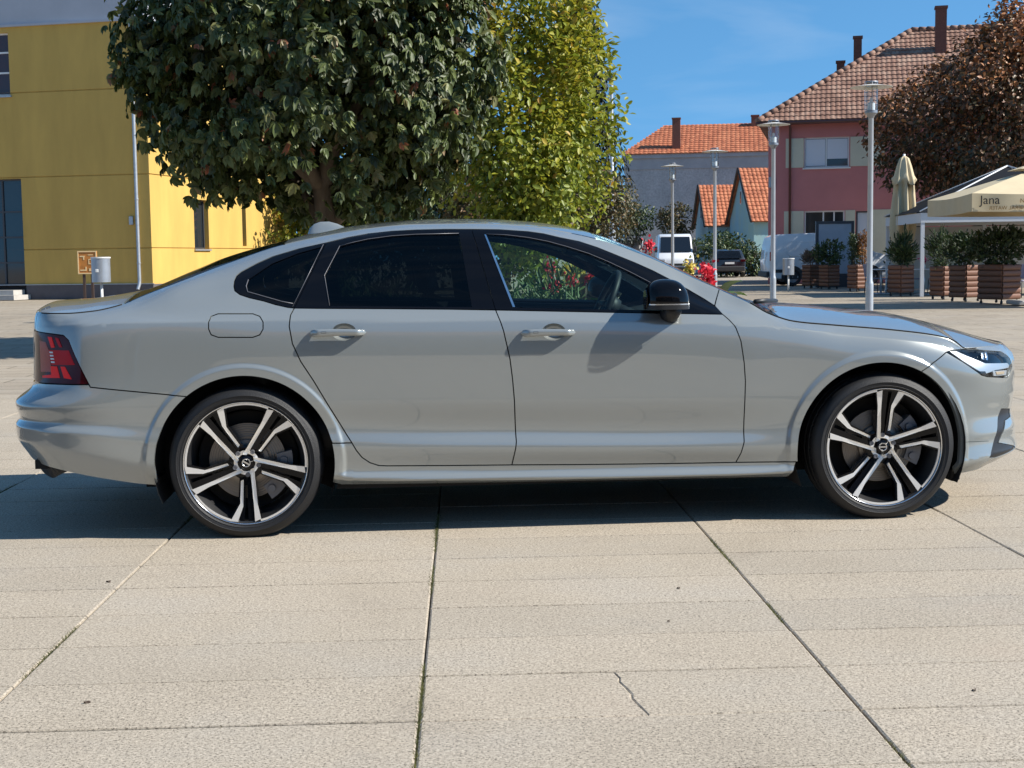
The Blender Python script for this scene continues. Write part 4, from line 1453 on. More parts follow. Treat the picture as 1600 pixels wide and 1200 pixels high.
def crown_simple(name, centre, rad, n, length, material, parent, tone_fn, nclump=120, shell=.5, clump_r=.17, flat=None, droop=.3, wratio=.62, taper=0, rough=0):
    q, out, k = blob_points(centre, rad, n, nclump=nclump, shell=shell, clump_r=clump_r, flat=flat, rough=rough, lim=1.1 + rough)
    if taper:
        t = np.clip((q[:, 2] - centre[2]) / rad[2], 0, 1)
        for d_ in (0, 1):
            q[:, d_] = centre[d_] + (q[:, d_] - centre[d_]) * (1 - taper * t)
    ax = unit(out * .6 + rng.normal(size=q.shape) * .6 + np.array([0, 0, -droop]))
    nr = unit(out * .5 + np.array([0, 0, .7]) + rng.normal(size=q.shape) * .5)
    L_ = length * (.7 + .6 * rng.random(n))
    return leaf_mesh(name, q, ax, nr, L_, L_ * wratio, tone_fn(q, k, n), material, parent, kind='stuff')

def trunk(parent, base, top_z, r0, r1, limbs=7, spread=1.5, mt=None):
    b = MB()
    x, y = 0, 0
    pts = [(math.sin(i * 1.3) * .04 * i, math.cos(i * 1.7) * .03 * i, top_z * i / 6) for i in range(7)]
    b.tube(pts, [r0 + (r1 - r0) * (i / 6) ** .7 for i in range(7)], 10)
    rr = random.Random(int(r0 * 1000) + limbs)
    for i in range(limbs):
        a = i * 2.4 + rr.random()
        s_ = Vector(pts[3 + i % 3])
        e = s_ + Vector((math.cos(a) * spread, math.sin(a) * spread, spread * (.6 + .5 * rr.random())))
        m_ = (s_ + e) / 2 + Vector((0, 0, spread * .12))
        b.tube([s_, m_, e], [r1 * .9, r1 * .55, r1 * .2], 7)
    return b.build('trunk', mt or M_bark, parent, True, kind='part') if False else b.build('trunk', mt or M_bark, parent, True)

M_bark = mat('bark', (.11, .085, .06), .9, var=.35, vscale=6, bump=.8, bscale=18, stretch=(1, 1, .25))
M_fol_dark = foliage_mat('chestnut_leaf', [(0, (.026, .036, .008)), (.45, (.078, .105, .026)), (.80, (.17, .20, .060)), (.93, (.24, .18, .08)), (1, (.34, .11, .05))], rough=.5, trans=.24)
M_fol_yel = foliage_mat('maple_leaf', [(0, (.10, .14, .015)), (.4, (.22, .26, .025)), (.75, (.40, .35, .03)), (1, (.48, .27, .04))], rough=.5, trans=.35)
M_fol_red = foliage_mat('copper_leaf', [(0, (.045, .042, .016)), (.4, (.12, .070, .028)), (.7, (.28, .11, .045)), (1, (.46, .21, .08))], rough=.5, trans=.12)
M_fol_grn = foliage_mat('shrub_leaf', [(0, (.02, .035, .01)), (.5, (.05, .085, .022)), (.85, (.10, .14, .04)), (1, (.16, .17, .06))], rough=.5, trans=.2)
M_fol_spruce = foliage_mat('spruce_needle', [(0, (.008, .014, .010)), (1, (.028, .042, .030))], rough=.6, trans=.05)
M_fol_brn = foliage_mat('brown_leaf', [(0, (.04, .05, .015)), (.5, (.10, .085, .03)), (1, (.20, .11, .045))], rough=.55, trans=.2)

def chestnut():
    base = ground_at(520, 20.5)
    root = empty('chestnut_tree', base, label='large dark green chestnut tree with drooping leaves behind the parked car', category='tree')
    trunk(root, base, 3.4, .20, .12, 9, 1.7)
    Y = 20.5
    cx = at(490, 100, Y).x - base.x
    c = (cx, 0, 4.35)
    rad = (2.72, 2.6, 2.75)
    n = 13000
    q, out, k = blob_points(c, rad, n, nclump=230, shell=.62, clump_r=.080, flat=None, lim=1.06)
    qi, oi, ki = blob_points(c, (2.4, 2.2, 2.3), 5200, nclump=120, shell=.1, clump_r=.2)
    q, out = np.concatenate([q, qi]), np.concatenate([out, oi])
    # underside: an uneven, nearly level skirt
    flo = 1.76 + .40 * _ss((.1 - q[:, 0]) / .9) + .16 * np.sin(q[:, 0] * 2.1) + .10 * np.sin(q[:, 0] * 5.3 + 1) + .1 * np.sin(q[:, 1] * 3)
    low = q[:, 2] < flo
    q[low, 2] = flo[low] + rng.random(low.sum()) * .45
    n = len(q)
    nrm = unit(out * .75 + np.array([0, 0, .55]) + rng.normal(size=(n, 3)) * .35)
    a0 = unit(np.cross(nrm, rng.normal(size=(n, 3))) * .7 + out * .5 + np.array([0, 0, -.45]))
    P, A, Nn, Ls, T = [], [], [], [], []
    size = .168 * (.75 + .5 * rng.random(n))
    tone0 = np.clip(.42 + .22 * rng.normal(size=n), 0, .85)
    red = rng.random(n) < .02
    tone0[red] = .93 + .07 * rng.random(red.sum())
    for j, ang in enumerate((-72, -36, 0, 36, 72)):
        s_ = unit(np.cross(nrm, a0))
        d = a0 * math.cos(R(ang)) + s_ * math.sin(R(ang)) + np.array([0, 0, -.42]) + rng.normal(size=(n, 3)) * .08
        P.append(q)
        A.append(unit(d))
        Nn.append(unit(nrm + rng.normal(size=(n, 3)) * .22))
        Ls.append(size * (1.0 - .18 * abs(j - 2)))
        T.append(np.clip(tone0 + rng.normal(size=n) * .06, 0, 1))
    P, A, Nn, Ls, T = [np.concatenate(z) for z in (P, A, Nn, Ls, T)]
    leaf_mesh('crown', P, A, Nn, Ls, Ls * .50, T, M_fol_dark, root, curl=.22, kind='stuff')
chestnut()

def simple_tree(name, px, Y, cpx, cpy, rx, rz, n, length, material, label, tone, nclump=120, shell=.5, clump_r=.15, tr=.16, flat=None, ry=None, droop=.35, taper=0, rough=0):
    base = ground_at(px, Y)
    root = empty(name, base, label=label, category='tree')
    c = at(cpx, cpy, Y)
    trunk(root, base, max(1.2, c.z * .75), tr, tr * .5, 7, rx * .5)
    crown_simple('crown', (c.x - base.x, 0, c.z), (rx, ry or rx, rz), n, length, material, root, tone, nclump, shell, clump_r, flat, droop, taper=taper, rough=rough)
    return root

def t_yel(q, k, n):
    z = (q[:, 2] - q[:, 2].min()) / np.ptp(q[:, 2])
    return np.clip(.20 + .46 * z + .16 * rng.normal(size=n) + .22 * (rng.random(k.max() + 1)[k] - .4), 0, 1)
def t_rnd(q, k, n):
    return np.clip(.38 + .25 * rng.normal(size=n) + .5 * (rng.random(k.max() + 1)[k] - .5), 0, 1)
def t_red(q, k, n):
    s_ = (q[:, 2] - q[:, 2].min()) / np.ptp(q[:, 2])
    return np.clip(.10 + .70 * s_ + .25 * rng.normal(size=n) + .35 * (rng.random(k.max() + 1)[k] - .5), 0, 1)
simple_tree('maple_tree', 850, 27, 826, 190, 1.55, 2.7, 17000, .135, M_fol_yel, 'yellow-green maple tree turning autumn gold right of the chestnut', t_yel, 85, .42, .13, droop=.12, taper=.15, rough=.2)
simple_tree('copper_tree', 1585, 51, 1592, 180, 5.1, 4.2, 46000, .19, M_fol_red, 'dark copper-leaved tree with rusty top beside the pink house', t_red, 200, .32, .11, tr=.25, taper=.62)
simple_tree('brown_shrub_tree', 930, 33, 930, 322, .98, .80, 5200, .085, M_fol_brn, 'small browning shrub tree under the maple near the tall pole', t_rnd, 60, .3, .2, tr=.06)
simple_tree('evergreen_shrub', 990, 68, 990, 338, 1.0, .9, 1500, .14, M_fol_grn, 'small dark green shrub beside the grey plastered house', t_rnd, 40, .3, .2, tr=.08)
simple_tree('climbing_shrub', 1055, 100, 1056, 345, 1.25, 1.2, 1700, .2, M_fol_brn, 'leafy green and rusty shrub against the grey plastered wall', t_rnd, 40, .3, .2, tr=.08)
simple_tree('bush', 1135, 84, 1128, 398, 1.9, 1.25, 2600, .2, M_fol_grn, 'wide green bush in front of the blue gabled cottages', t_rnd, 70, .3, .18, tr=.1)
simple_tree('bush', 1175, 82, 1178, 410, .9, .9, 1200, .18, M_fol_grn, 'low dark bush at the corner of the pink house', t_rnd, 40, .3, .2, tr=.08)
simple_tree('background_tree', 480, 62, 490, 335, 3.4, 2.6, 6500, .25, M_fol_yel, 'olive green tree behind the yellow building, low under the chestnut', t_rnd, 70, .3, .15, tr=.2)
simple_tree('background_tree', 640, 60, 640, 330, 4.4, 3.0, 8500, .25, M_fol_grn, 'broad green tree far behind the chestnut trunk', t_rnd, 70, .3, .15, tr=.2)
simple_tree('background_tree', 790, 58, 790, 325, 3.2, 2.8, 6500, .25, M_fol_brn, 'brownish tree far behind the maple foot', t_rnd, 70, .3, .15, tr=.2)

def spruce():
    base = ground_at(905, 48)
    root = empty('spruce_tree', base, label='dark spruce with drooping branches behind the yellow maple', category='tree')
    b = MB()
    b.tube([(0, 0, 0), (0, 0, 10.5)], [.22, .03], 8)
    b.build('trunk', M_bark, root, True)
    P, A, Nn = [], [], []
    for t in range(30):
        z = 2.2 + t * .29
        R_ = 2.05 * (1 - (z - 2) / 9.4) + .15
        for k in range(9):
            a = k * 2 * math.pi / 9 + t * .7
            for s_ in np.linspace(.15, 1, 16):
                p = np.array([math.cos(a) * R_ * s_, math.sin(a) * R_ * s_, z - .45 * s_ * R_ * .6 + .25 * s_ ** 3 * R_ * .5])
                for e in range(3):
                    P.append(p + rng.normal(size=3) * .05)
                    A.append(np.array([math.cos(a) * .3, math.sin(a) * .3, -1]) + rng.normal(size=3) * .35)
                    Nn.append(np.array([math.cos(a), math.sin(a), .3]) + rng.normal(size=3) * .5)
    n = len(P)
    L_ = .24 * (.6 + .8 * rng.random(n))
    leaf_mesh('crown', np.array(P), np.array(A), np.array(Nn), L_, L_ * .35, rng.random(n), M_fol_spruce, root, kind='stuff')
spruce()

# ------------------------------------------------------------------ buildings
def wall(mb, f, u0, u1, z0, z1, holes=(), depth=.25, recess=()):
    """a wall skin with real openings (reveals `depth` deep) and grooves; f(u, d, z) places a point, d into the wall"""
    us = sorted({u0, u1, *[h[0] for h in holes], *[h[1] for h in holes]})
    zs = sorted({z0, z1, *[h[2] for h in holes], *[h[3] for h in holes], *[r[0] for r in recess], *[r[1] for r in recess]})
    us = [u for u in us if u0 <= u <= u1]
    zs = [z for z in zs if z0 <= z <= z1]
    def rec(z):
        for a, b, d in recess:
            if a <= z <= b:
                return d
        return 0.0
    def hole(u, z):
        return any(h[0] < u < h[1] and h[2] < z < h[3] for h in holes)
    prev = None
    for j in range(len(zs) - 1):
        zc = (zs[j] + zs[j + 1]) / 2
        d = rec(zc)
        for i in range(len(us) - 1):
            if not hole((us[i] + us[i + 1]) / 2, zc):
                mb.quad(f(us[i], d, zs[j]), f(us[i + 1], d, zs[j]), f(us[i + 1], d, zs[j + 1]), f(us[i], d, zs[j + 1]))
        if prev is not None and abs(prev - d) > 1e-6:
            mb.quad(f(u0, prev, zs[j]), f(u1, prev, zs[j]), f(u1, d, zs[j]), f(u0, d, zs[j]))
        prev = d
    for a, b, c, e in holes:
        mb.quad(f(a, 0, c), f(a, depth, c), f(a, depth, e), f(a, 0, e))
        mb.quad(f(b, depth, c), f(b, 0, c), f(b, 0, e), f(b, depth, e))
        mb.quad(f(a, 0, e), f(a, depth, e), f(b, depth, e), f(b, 0, e))
        mb.quad(f(a, depth, c), f(a, 0, c), f(b, 0, c), f(b, depth, c))

def fbox(mb, f, u0, u1, d0, d1, z0, z1):
    p = [f(u, d, z) for z in (z0, z1) for d in (d0, d1) for u in (u0, u1)]
    mb.add(p, [(0, 2, 3, 1), (4, 5, 7, 6), (0, 1, 5, 4), (2, 6, 7, 3), (0, 4, 6, 2), (1, 3, 7, 5)])

def window_in(parent, f, a, b, c, e, m_frame, m_pane, d=.16, bars=(), fw=.06, sill=None, cross=()):
    mb = MB()
    fbox(mb, f, a, a + fw, d - .04, d + .03, c, e)
    fbox(mb, f, b - fw, b, d - .04, d + .03, c, e)
    fbox(mb, f, a + fw, b - fw, d - .04, d + .03, c, c + fw)
    fbox(mb, f, a + fw, b - fw, d - .04, d + .03, e - fw, e)
    for u in bars:
        fbox(mb, f, u - fw / 2, u + fw / 2, d - .035, d + .025, c + fw, e - fw)
    for z in cross:
        fbox(mb, f, a + fw, b - fw, d - .03, d + .02, z - fw / 2, z + fw / 2)
    w = mb.build('window', m_frame, parent)
    p = MB()
    p.quad(f(a, d + .01, c), f(b, d + .01, c), f(b, d + .01, e), f(a, d + .01, e))
    p.build('pane', m_pane, w)
    if sill is not None:
        s_ = MB()
        fbox(s_, f, a - .06, b + .06, -.07, d, c - .06, c - .005)
        s_.build('sill', sill, w)
    return w

M_yel = mat('yellow_render', (.54, .345, .085), .85, var=.10, vscale=1.3, stretch=(1, 1, .22), bump=.25, bscale=120)
M_plinth = mat('plinth_render', (.10, .09, .095), .85, var=.12, vscale=2.5, bump=.2, bscale=60)
M_palegrey = mat('pale_grey_render', (.42, .43, .46), .85, var=.05, vscale=1)
M_white = mat('white_paint', (.72, .72, .70), .5)
M_zinc = mat('zinc_pipe', (.42, .44, .46), .42, metal=.6, var=.12, vscale=8)
M_pane = mat('window_pane', (.02, .025, .03), .05, spec=.8)
M_pane_red = mat('curtained_pane', (.05, .018, .016), .1, spec=.7)
M_anth = mat('anthracite_frame', (.045, .05, .06), .4)
M_stone = mat('pale_stone', (.42, .40, .37), .8, var=.1, vscale=4)

ROT = R(-13)
def yellow_building():
    o = at(239, 440, 49)
    root = empty('yellow_building', (o.x, o.y, 0), ROT, label='yellow rendered building with grey plinth and pale upper storey', category='building')
    ff = lambda u, d, z: (u, d, z)
    fs = lambda u, d, z: (-d, u, z)
    grooves = [(1.73, 1.77, .035), (4.27, 4.31, .035), (7.21, 7.25, .035)]
    mb = MB()
    wall(mb, ff, -16, 0, .5, 9.57, [(-6.7, -4.93, .5, 4.25), (-7.0, -5.2, 7.15, 9.32)], .3, grooves)
    mb.build('front_wall', M_yel, root)
    mb = MB()
    wall(mb, fs, 0, 12.4, .5, 9.57, [(3.38, 4.62, 1.72, 3.55), (7.72, 8.10, 1.85, 9.2), (3.38, 4.62, 5.2, 7.0)], .35, grooves)
    mb.build('side_wall', M_yel, root)
    mb = MB()
    mb.box(-16, -6.75, -.03, .3, 0, .5)
    mb.box(-4.88, .03, -.03, .3, 0, .5)
    mb.box(-.3, .03, .302, 12.4, 0, .5)
    mb.build('plinth', M_plinth, root)
    mb = MB()
    mb.box(-16.05, .05, -.05, .02, .5, .525)
    mb.build('plinth_capping', M_zinc, root)
    mb = MB()
    mb.box(-16, -.02, .02, 12.4, 9.57, 13.5)
    mb.build('upper_storey', M_palegrey, root)
    mb = MB()
    mb.box(-16, .1, -.1, .015, 9.5, 9.58)
    mb.box(.005, .1, .017, 12.4, 9.5, 9.58)
    mb.build('string_course', M_palegrey, root)
    mb = MB()
    mb.box(-16, -.35, .4, 12, 0, 9.5)
    mb.build('inner_wall', M_plinth, root)
    window_in(root, ff, -7.0, -5.2, 7.15, 9.32, M_white, M_pane_red, bars=(-6.1,), cross=(7.95, 8.65), sill=M_zinc)
    window_in(root, fs, 3.38, 4.62, 1.72, 3.55, M_anth, M_pane, d=.22, sill=M_zinc)
    window_in(root, fs, 3.38, 4.62, 5.2, 7.0, M_anth, M_pane, d=.22, sill=M_zinc)
    window_in(root, fs, 7.72, 8.10, 1.85, 9.2, M_anth, M_pane, d=.2)
    d_ = window_in(root, ff, -6.7, -4.93, .5, 4.25, M_anth, M_pane, d=.2, bars=(-5.8,), cross=(3.1, 2.2, 1.3))
    mb = MB()
    mb.box(-7.0, -4.72, -1.1, -.04, .001, .17)
    mb.build('step', M_stone, root)
    mb = MB()
    mb.box(-7.0, -4.95, -.75, -.04, .172, .34)
    mb.build('step', M_stone, root)
    mb = MB()
    mb.tube([(-.47, -.07, 9.4), (-.47, -.07, .62), (-.47, -.09, .5), (-.5, -.16, .32)], .062, 12)
    for z in (1.2, 3.4, 5.6, 7.8):
        mb.lathe([(.07, z), (.072, z + .01), (.072, z + .05), (.07, z + .06)], 12, 'z', (-.47, -.07, 0))
    mb.build('downpipe', M_zinc, root, auto=40)
    mb = MB()
    mb.box(-.79, -.64, -.09, -.01, 2.55, 2.85, .015)
    mb.build('junction_box', M_zinc, root)
yellow_building()

M_or = mat('orange_sign', (.45, .17, .03), .5, var=.2, vscale=6)
M_cream = mat('cream_line', (.75, .55, .28), .5)
M_brown = mat('brown_post', (.06, .035, .025), .6)
def notice_board():
    p = ground_at(136, 35)
    root = empty('notice_board', (p.x, p.y, 0), 0, label='orange town map board on brown posts before the yellow building', category='sign')
    b = MB()
    z0, z1 = .98, 1.55
    b.box(-.24, .24, 0, .05, z0, z1, .008)
    b.build('panel', M_or, root)
    for (a, c, e, g) in ((-.235, -.21, z0, z1), (.21, .235, z0, z1), (-.209, .209, z1 - .03, z1 - .002), (-.209, .209, z0 + .002, z0 + .03)):
        q = MB()
        q.box(a, c, -.012, -.001, e, g)
        q.build('border', M_cream, root)
    for (a, c, e, g) in ((-.18, -.06, 1.40, 1.43), (-.10, -.07, 1.33, 1.40), (.02, .15, 1.44, 1.46), (-.18, -.02, 1.06, 1.09), (-.05, -.02, 1.09, 1.16), (.04, .08, 1.05, 1.12), (.09, .17, 1.05, 1.07), (.03, .14, 1.22, 1.24), (.03, .05, 1.24, 1.33), (.03, .14, 1.33, 1.35)):
        q = MB()
        q.box(a, c, -.006, -.001, e, g)
        q.build('map_line', M_cream, root)
    for x in (-.1, .1):
        q = MB()
        q.box(x - .03, x + .03, .01, .06, 0, z0 - .002)
        q.build('post', M_brown, root)
notice_board()

M_bin = mat('bin_metal', (.36, .39, .43), .38, metal=.55, var=.08, vscale=5)
def litter_bin(px, Y, r, z0, z1, lab, rz=0):
    p = ground_at(px, Y)
    root = empty('litter_bin', (p.x, p.y, 0), rz, label=lab, category='bin', group='litter bins on posts')
    b = MB()
    b.lathe([(.002, z0), (r, z0), (r, z1), (r * .93, z1), (r * .93, z1 - .1), (.002, z1 - .12)], 28)
    b.build('drum', M_bin, root, auto=40)
    b = MB()
    b.lathe([(r + .012, z1 - .015), (r + .012, z1 + .012), (r * .9, z1 + .014)], 28)
    b.build('rim', M_white, root, auto=40)
    b = MB()
    b.tube([(0, 0, 0), (0, 0, z0 - .002)], .03, 10)
    b.build('post', M_white, root, True)
    b = MB()
    b.box(-.06, -.0, -r - .012, -r + .004, (z0 + z1) / 2 - .05, (z0 + z1) / 2 + .02, .006)
    b.build('lock', M_white, root)
litter_bin(157, 30, .195, .84, 1.36, 'grey cylindrical litter bin on white post beside the orange board')
litter_bin(1232, 47, .19, .56, 1.10, 'grey cylindrical litter bin standing before the white van')

# ---- tiled roofs
def tile_material(name, c1, c2, c3):
    m, nt, b = nodes_of(name)
    N, L = nt.nodes, nt.links
    tc = N.new('ShaderNodeTexCoord')
    v = N.new('ShaderNodeTexVoronoi')
    v.inputs['Scale'].default_value = 3.2
    L.new(tc.outputs['Object'], v.inputs['Vector'])
    n = N.new('ShaderNodeTexNoise')
    n.inputs['Scale'].default_value = .8
    n.inputs['Detail'].default_value = 6
    L.new(tc.outputs['Object'], n.inputs['Vector'])
    mx = N.new('ShaderNodeMixRGB')
    L.new(v.outputs['Color'], mx.inputs[1])
    L.new(n.outputs['Fac'], mx.inputs[2])
    mx.inputs[0].default_value = .5
    cr = N.new('ShaderNodeValToRGB')
    e = cr.color_ramp.elements
    e.new(.5)
    for k, (p, c) in enumerate(((.25, c1), (.5, c2), (.8, c3))):
        e[k].position = p
        e[k].color = (*c, 1)
    L.new(mx.outputs[0], cr.inputs['Fac'])
    L.new(cr.outputs['Color'], b.inputs['Base Color'])
    b.inputs['Roughness'].default_value = .8
    return m
M_tile_red = tile_material('orange_tile', (.26, .075, .03), (.40, .125, .055), (.48, .19, .09))
M_tile_old = tile_material('weathered_tile', (.15, .078, .052), (.24, .128, .088), (.33, .215, .155))

def tiled(name, parent, material, O, U, Vv, vmax, uL, uR, row=.33, col=.21, amp=.03):
    """rows of curved tiles over a slope; uL, uR give the slope's left and right end at height v"""
    O, U, Vv = Vector(O), Vector(U).normalized(), Vector(Vv).normalized()
    W = U.cross(Vv).normalized()
    v, f = [], []
    nr = max(1, int(round(vmax / row)))
    row = vmax / nr
    for i in range(nr):
        for k, (vv, h) in enumerate(((i * row, .055), (i * row + row * 1.0, .0))):
            pass
        a, b = uL((i + .5) * row), uR((i + .5) * row)
        nc = max(1, int((b - a) / col * 4))
        n0 = len(v)
        for j in range(nc + 1):
            u = a + (b - a) * j / nc
            w = amp * abs(math.sin(math.pi * (u / col)))
            for vv, h in ((i * row, -.01), (i * row, .055), ((i + 1) * row, .018)):
                p = O + U * u + Vv * vv + W * (h + (w if h > 0 else 0))
                v.append(tuple(p))
        for j in range(nc):
            q = n0 + j * 3
            f.append((q, q + 3, q + 4, q + 1))
            f.append((q + 1, q + 4, q + 5, q + 2))
    return mesh_obj(name, v, f, material, parent, kind='stuff')

M_brick = mat('chimney_brick', (.20, .075, .05), .85, col2=(.12, .05, .035), vscale=14, bump=.5, bscale=30)
def chimney(parent, x, y, z0, z1, w=.42):
    b = MB()
    b.box(x - w / 2, x + w / 2, y - w / 2, y + w / 2, z0, z1)
    b.box(x - w / 2 - .04, x + w / 2 + .04, y - w / 2 - .04, y + w / 2 + .04, z1, z1 + .1)
    return b.build('chimney', M_brick, parent)

M_pink = mat('pink_render', (.52, .195, .185), .85, var=.07, vscale=.8, bump=.2, bscale=70)
M_creamp = mat('cream_panel', (.58, .55, .42), .7, var=.05, vscale=2)
M_shutter = mat('roller_shutter', (.62, .65, .70), .45)
M_gutter = mat('brown_gutter', (.10, .035, .03), .45)
def pink_house():
    o = at(1200, 440, 60)
    root = empty('pink_house', (o.x, o.y, 0), ROT, label='pink two-storey house with hipped tile roof and cream window panels', category='house')
    ff = lambda u, d, z: (u, d, z)
    ez, rz_, L_, D_ = 6.75, 11.0, 20.0, 10.0
    mb = MB()
    holes = [(1.48, 3.32, 4.84, 6.1), (1.50, 3.15, .9, 3.05), (3.62, 4.20, .6, 3.0), (5.1, 6.4, .1, 3.05)]
    wall(mb, ff, 0, L_, 0, ez, holes, .22)
    mb.build('front_wall', M_pink, root)
    mb = MB()
    mb.box(0.005, L_, .25, D_, 0, ez - .002)
    mb.build('body_wall', M_pink, root)
    for (a, b, c, e) in ((.72, 1.46, 4.86, 6.08), (3.36, 4.75, 4.86, 6.08), (.66, 1.48, .9, 3.05), (3.18, 3.58, .9, 3.05), (4.24, 5.06, .9, 3.05)):
        q = MB()
        q.box(a, b, -.03, -.002, c, e)
        q.build('cream_panel', M_creamp, root)
    w = window_in(root, ff, 1.48, 3.32, 4.84, 6.1, M_white, M_pane, d=.12, bars=(2.38,), sill=M_white)
    q = MB()
    q.box(1.55, 2.34, .06, .10, 4.92, 6.02)
    q.build('shutter', M_shutter, w)
    q = MB()
    q.box(2.42, 3.25, .06, .10, 5.20, 6.02)
    q.build('shutter', M_shutter, w)
    window_in(root, ff, 1.50, 3.15, .9, 3.05, M_white, M_pane, d=.12, bars=(2.28, 2.72), cross=())
    window_in(root, ff, 3.62, 4.20, .6, 3.0, M_anth, M_shutter, d=.1)
    window_in(root, ff, 5.1, 6.4, .1, 3.05, M_white, M_pane, d=.1, bars=(5.75,))
    # roof
    ov = .45
    sl = math.hypot(D_ / 2 + ov, rz_ - ez)
    hip = 6.0
    Vf = (0, D_ / 2 + ov, rz_ - ez)
    tiled('roof_tiles', root, M_tile_old, (0, -ov, ez), (1, 0, 0), Vf, sl, lambda v: -ov + (hip + ov) * v / sl, lambda v: L_ + ov - (hip + ov) * v / sl)
    sl2 = math.hypot(hip + ov, rz_ - ez)
    tiled('roof_tiles', root, M_tile_old, (-ov, D_ + ov, ez), (0, -1, 0), (hip + ov, 0, rz_ - ez), sl2, lambda v: (D_ / 2 + ov) * v / sl2, lambda v: D_ + 2 * ov - (D_ / 2 + ov) * v / sl2, row=.4, col=.3)
    mb = MB()
    a, b, c, d = (-ov, -ov, ez - .02), (L_ + ov, -ov, ez - .02), (L_ + ov, D_ + ov, ez - .02), (-ov, D_ + ov, ez - .02)
    e, f = (hip, D_ / 2, rz_ - .02), (L_ - hip, D_ / 2, rz_ - .02)
    mb.add([a, b, c, d, e, f], [(0, 1, 5, 4), (1, 2, 5), (2, 3, 4, 5), (3, 0, 4), (3, 2, 1, 0)])
    mb.build('roof', M_tile_old, root)
    mb = MB()
    n = 24
    for (p, q_) in (((-ov, -ov, ez + .05), (hip, D_ / 2, rz_ + .06)), ((hip, D_ / 2, rz_ + .06), (L_ - hip, D_ / 2, rz_ + .06))):
        P, Qq = Vector(p), Vector(q_)
        for i in range(n):
            s_, t_ = P.lerp(Qq, i / n), P.lerp(Qq, (i + 1.08) / n)
            mb.tube([s_, t_], [.15, .11], 8)
    mb.build('ridge_tiles', M_tile_old, root, True, kind='stuff')
    mb = MB()
    mb.tube([(-ov - .05, -ov - .06, ez - .06), (L_ + ov, -ov - .06, ez - .06)], .075, 10)
    mb.build('gutter', M_gutter, root, True)
    mb = MB()
    mb.tube([(.9, -ov, ez - .1), (.9, -.08, ez - .35), (.9, -.08, .1)], .05, 8)
    mb.build('downpipe', M_gutter, root, True)
    chimney(root, 3.7, 6.0, 8.3, 10.95, .36)
    chimney(root, 2.95, 6.9, 7.4, 10.0, .36)
    chimney(root, 7.15, 3.6, 9.0, 11.7, .46)
    mb = MB()
    mb.box(.02, .26, -.12, -.004, 4.05, 4.5, .02)
    mb.build('meter_box', M_bin, root)
pink_house()

M_greyr = mat('old_grey_plaster', (.46, .45, .44), .92, col2=(.32, .32, .315), vscale=.55, bump=.9, bscale=7, fine=.18)
M_band = mat('grey_cornice', (.34, .345, .35), .9, var=.1, vscale=1)
def grey_building():
    o = at(977, 400, 110)
    root = empty('grey_building', (o.x, o.y, 0), R(-9), label='grey plastered building with orange tile roof and brick chimney', category='building')
    L_, D_, ez, rz_ = 17, 11, 9.05, 11.7
    mb = MB()
    mb.box(0, L_, 0, D_, 0, ez - 1.15)
    mb.build('wall', M_greyr, root)
    mb = MB()
    mb.box(-.06, L_, -.06, D_, ez - 1.148, ez - .3)
    mb.box(-.2, L_, -.2, D_, ez - .298, ez)
    mb.build('cornice', M_band, root)
    sl = math.hypot(D_ / 2 + .3, rz_ - ez)
    tiled('roof_tiles', root, M_tile_red, (0, -.3, ez), (1, 0, 0), (0, D_ / 2 + .3, rz_ - ez), sl, lambda v: -.3 + 3.1 * v / sl, lambda v: L_, row=.42, col=.35, amp=.035)
    mb = MB()
    mb.add([(-.3, -.3, ez), (L_, -.3, ez), (L_, D_, ez), (-.3, D_, ez), (2.8, D_ / 2, rz_ - .02), (L_, D_ / 2, rz_ - .02)], [(0, 1, 5, 4), (1, 2, 5), (2, 3, 4, 5), (3, 0, 4)])
    mb.build('roof', M_tile_red, root)
    chimney(root, 3.95, .8, 9.0, 11.75, .62)
    chimney(root, 10.0, 5.0, 11.0, 12.2, .6)
grey_building()

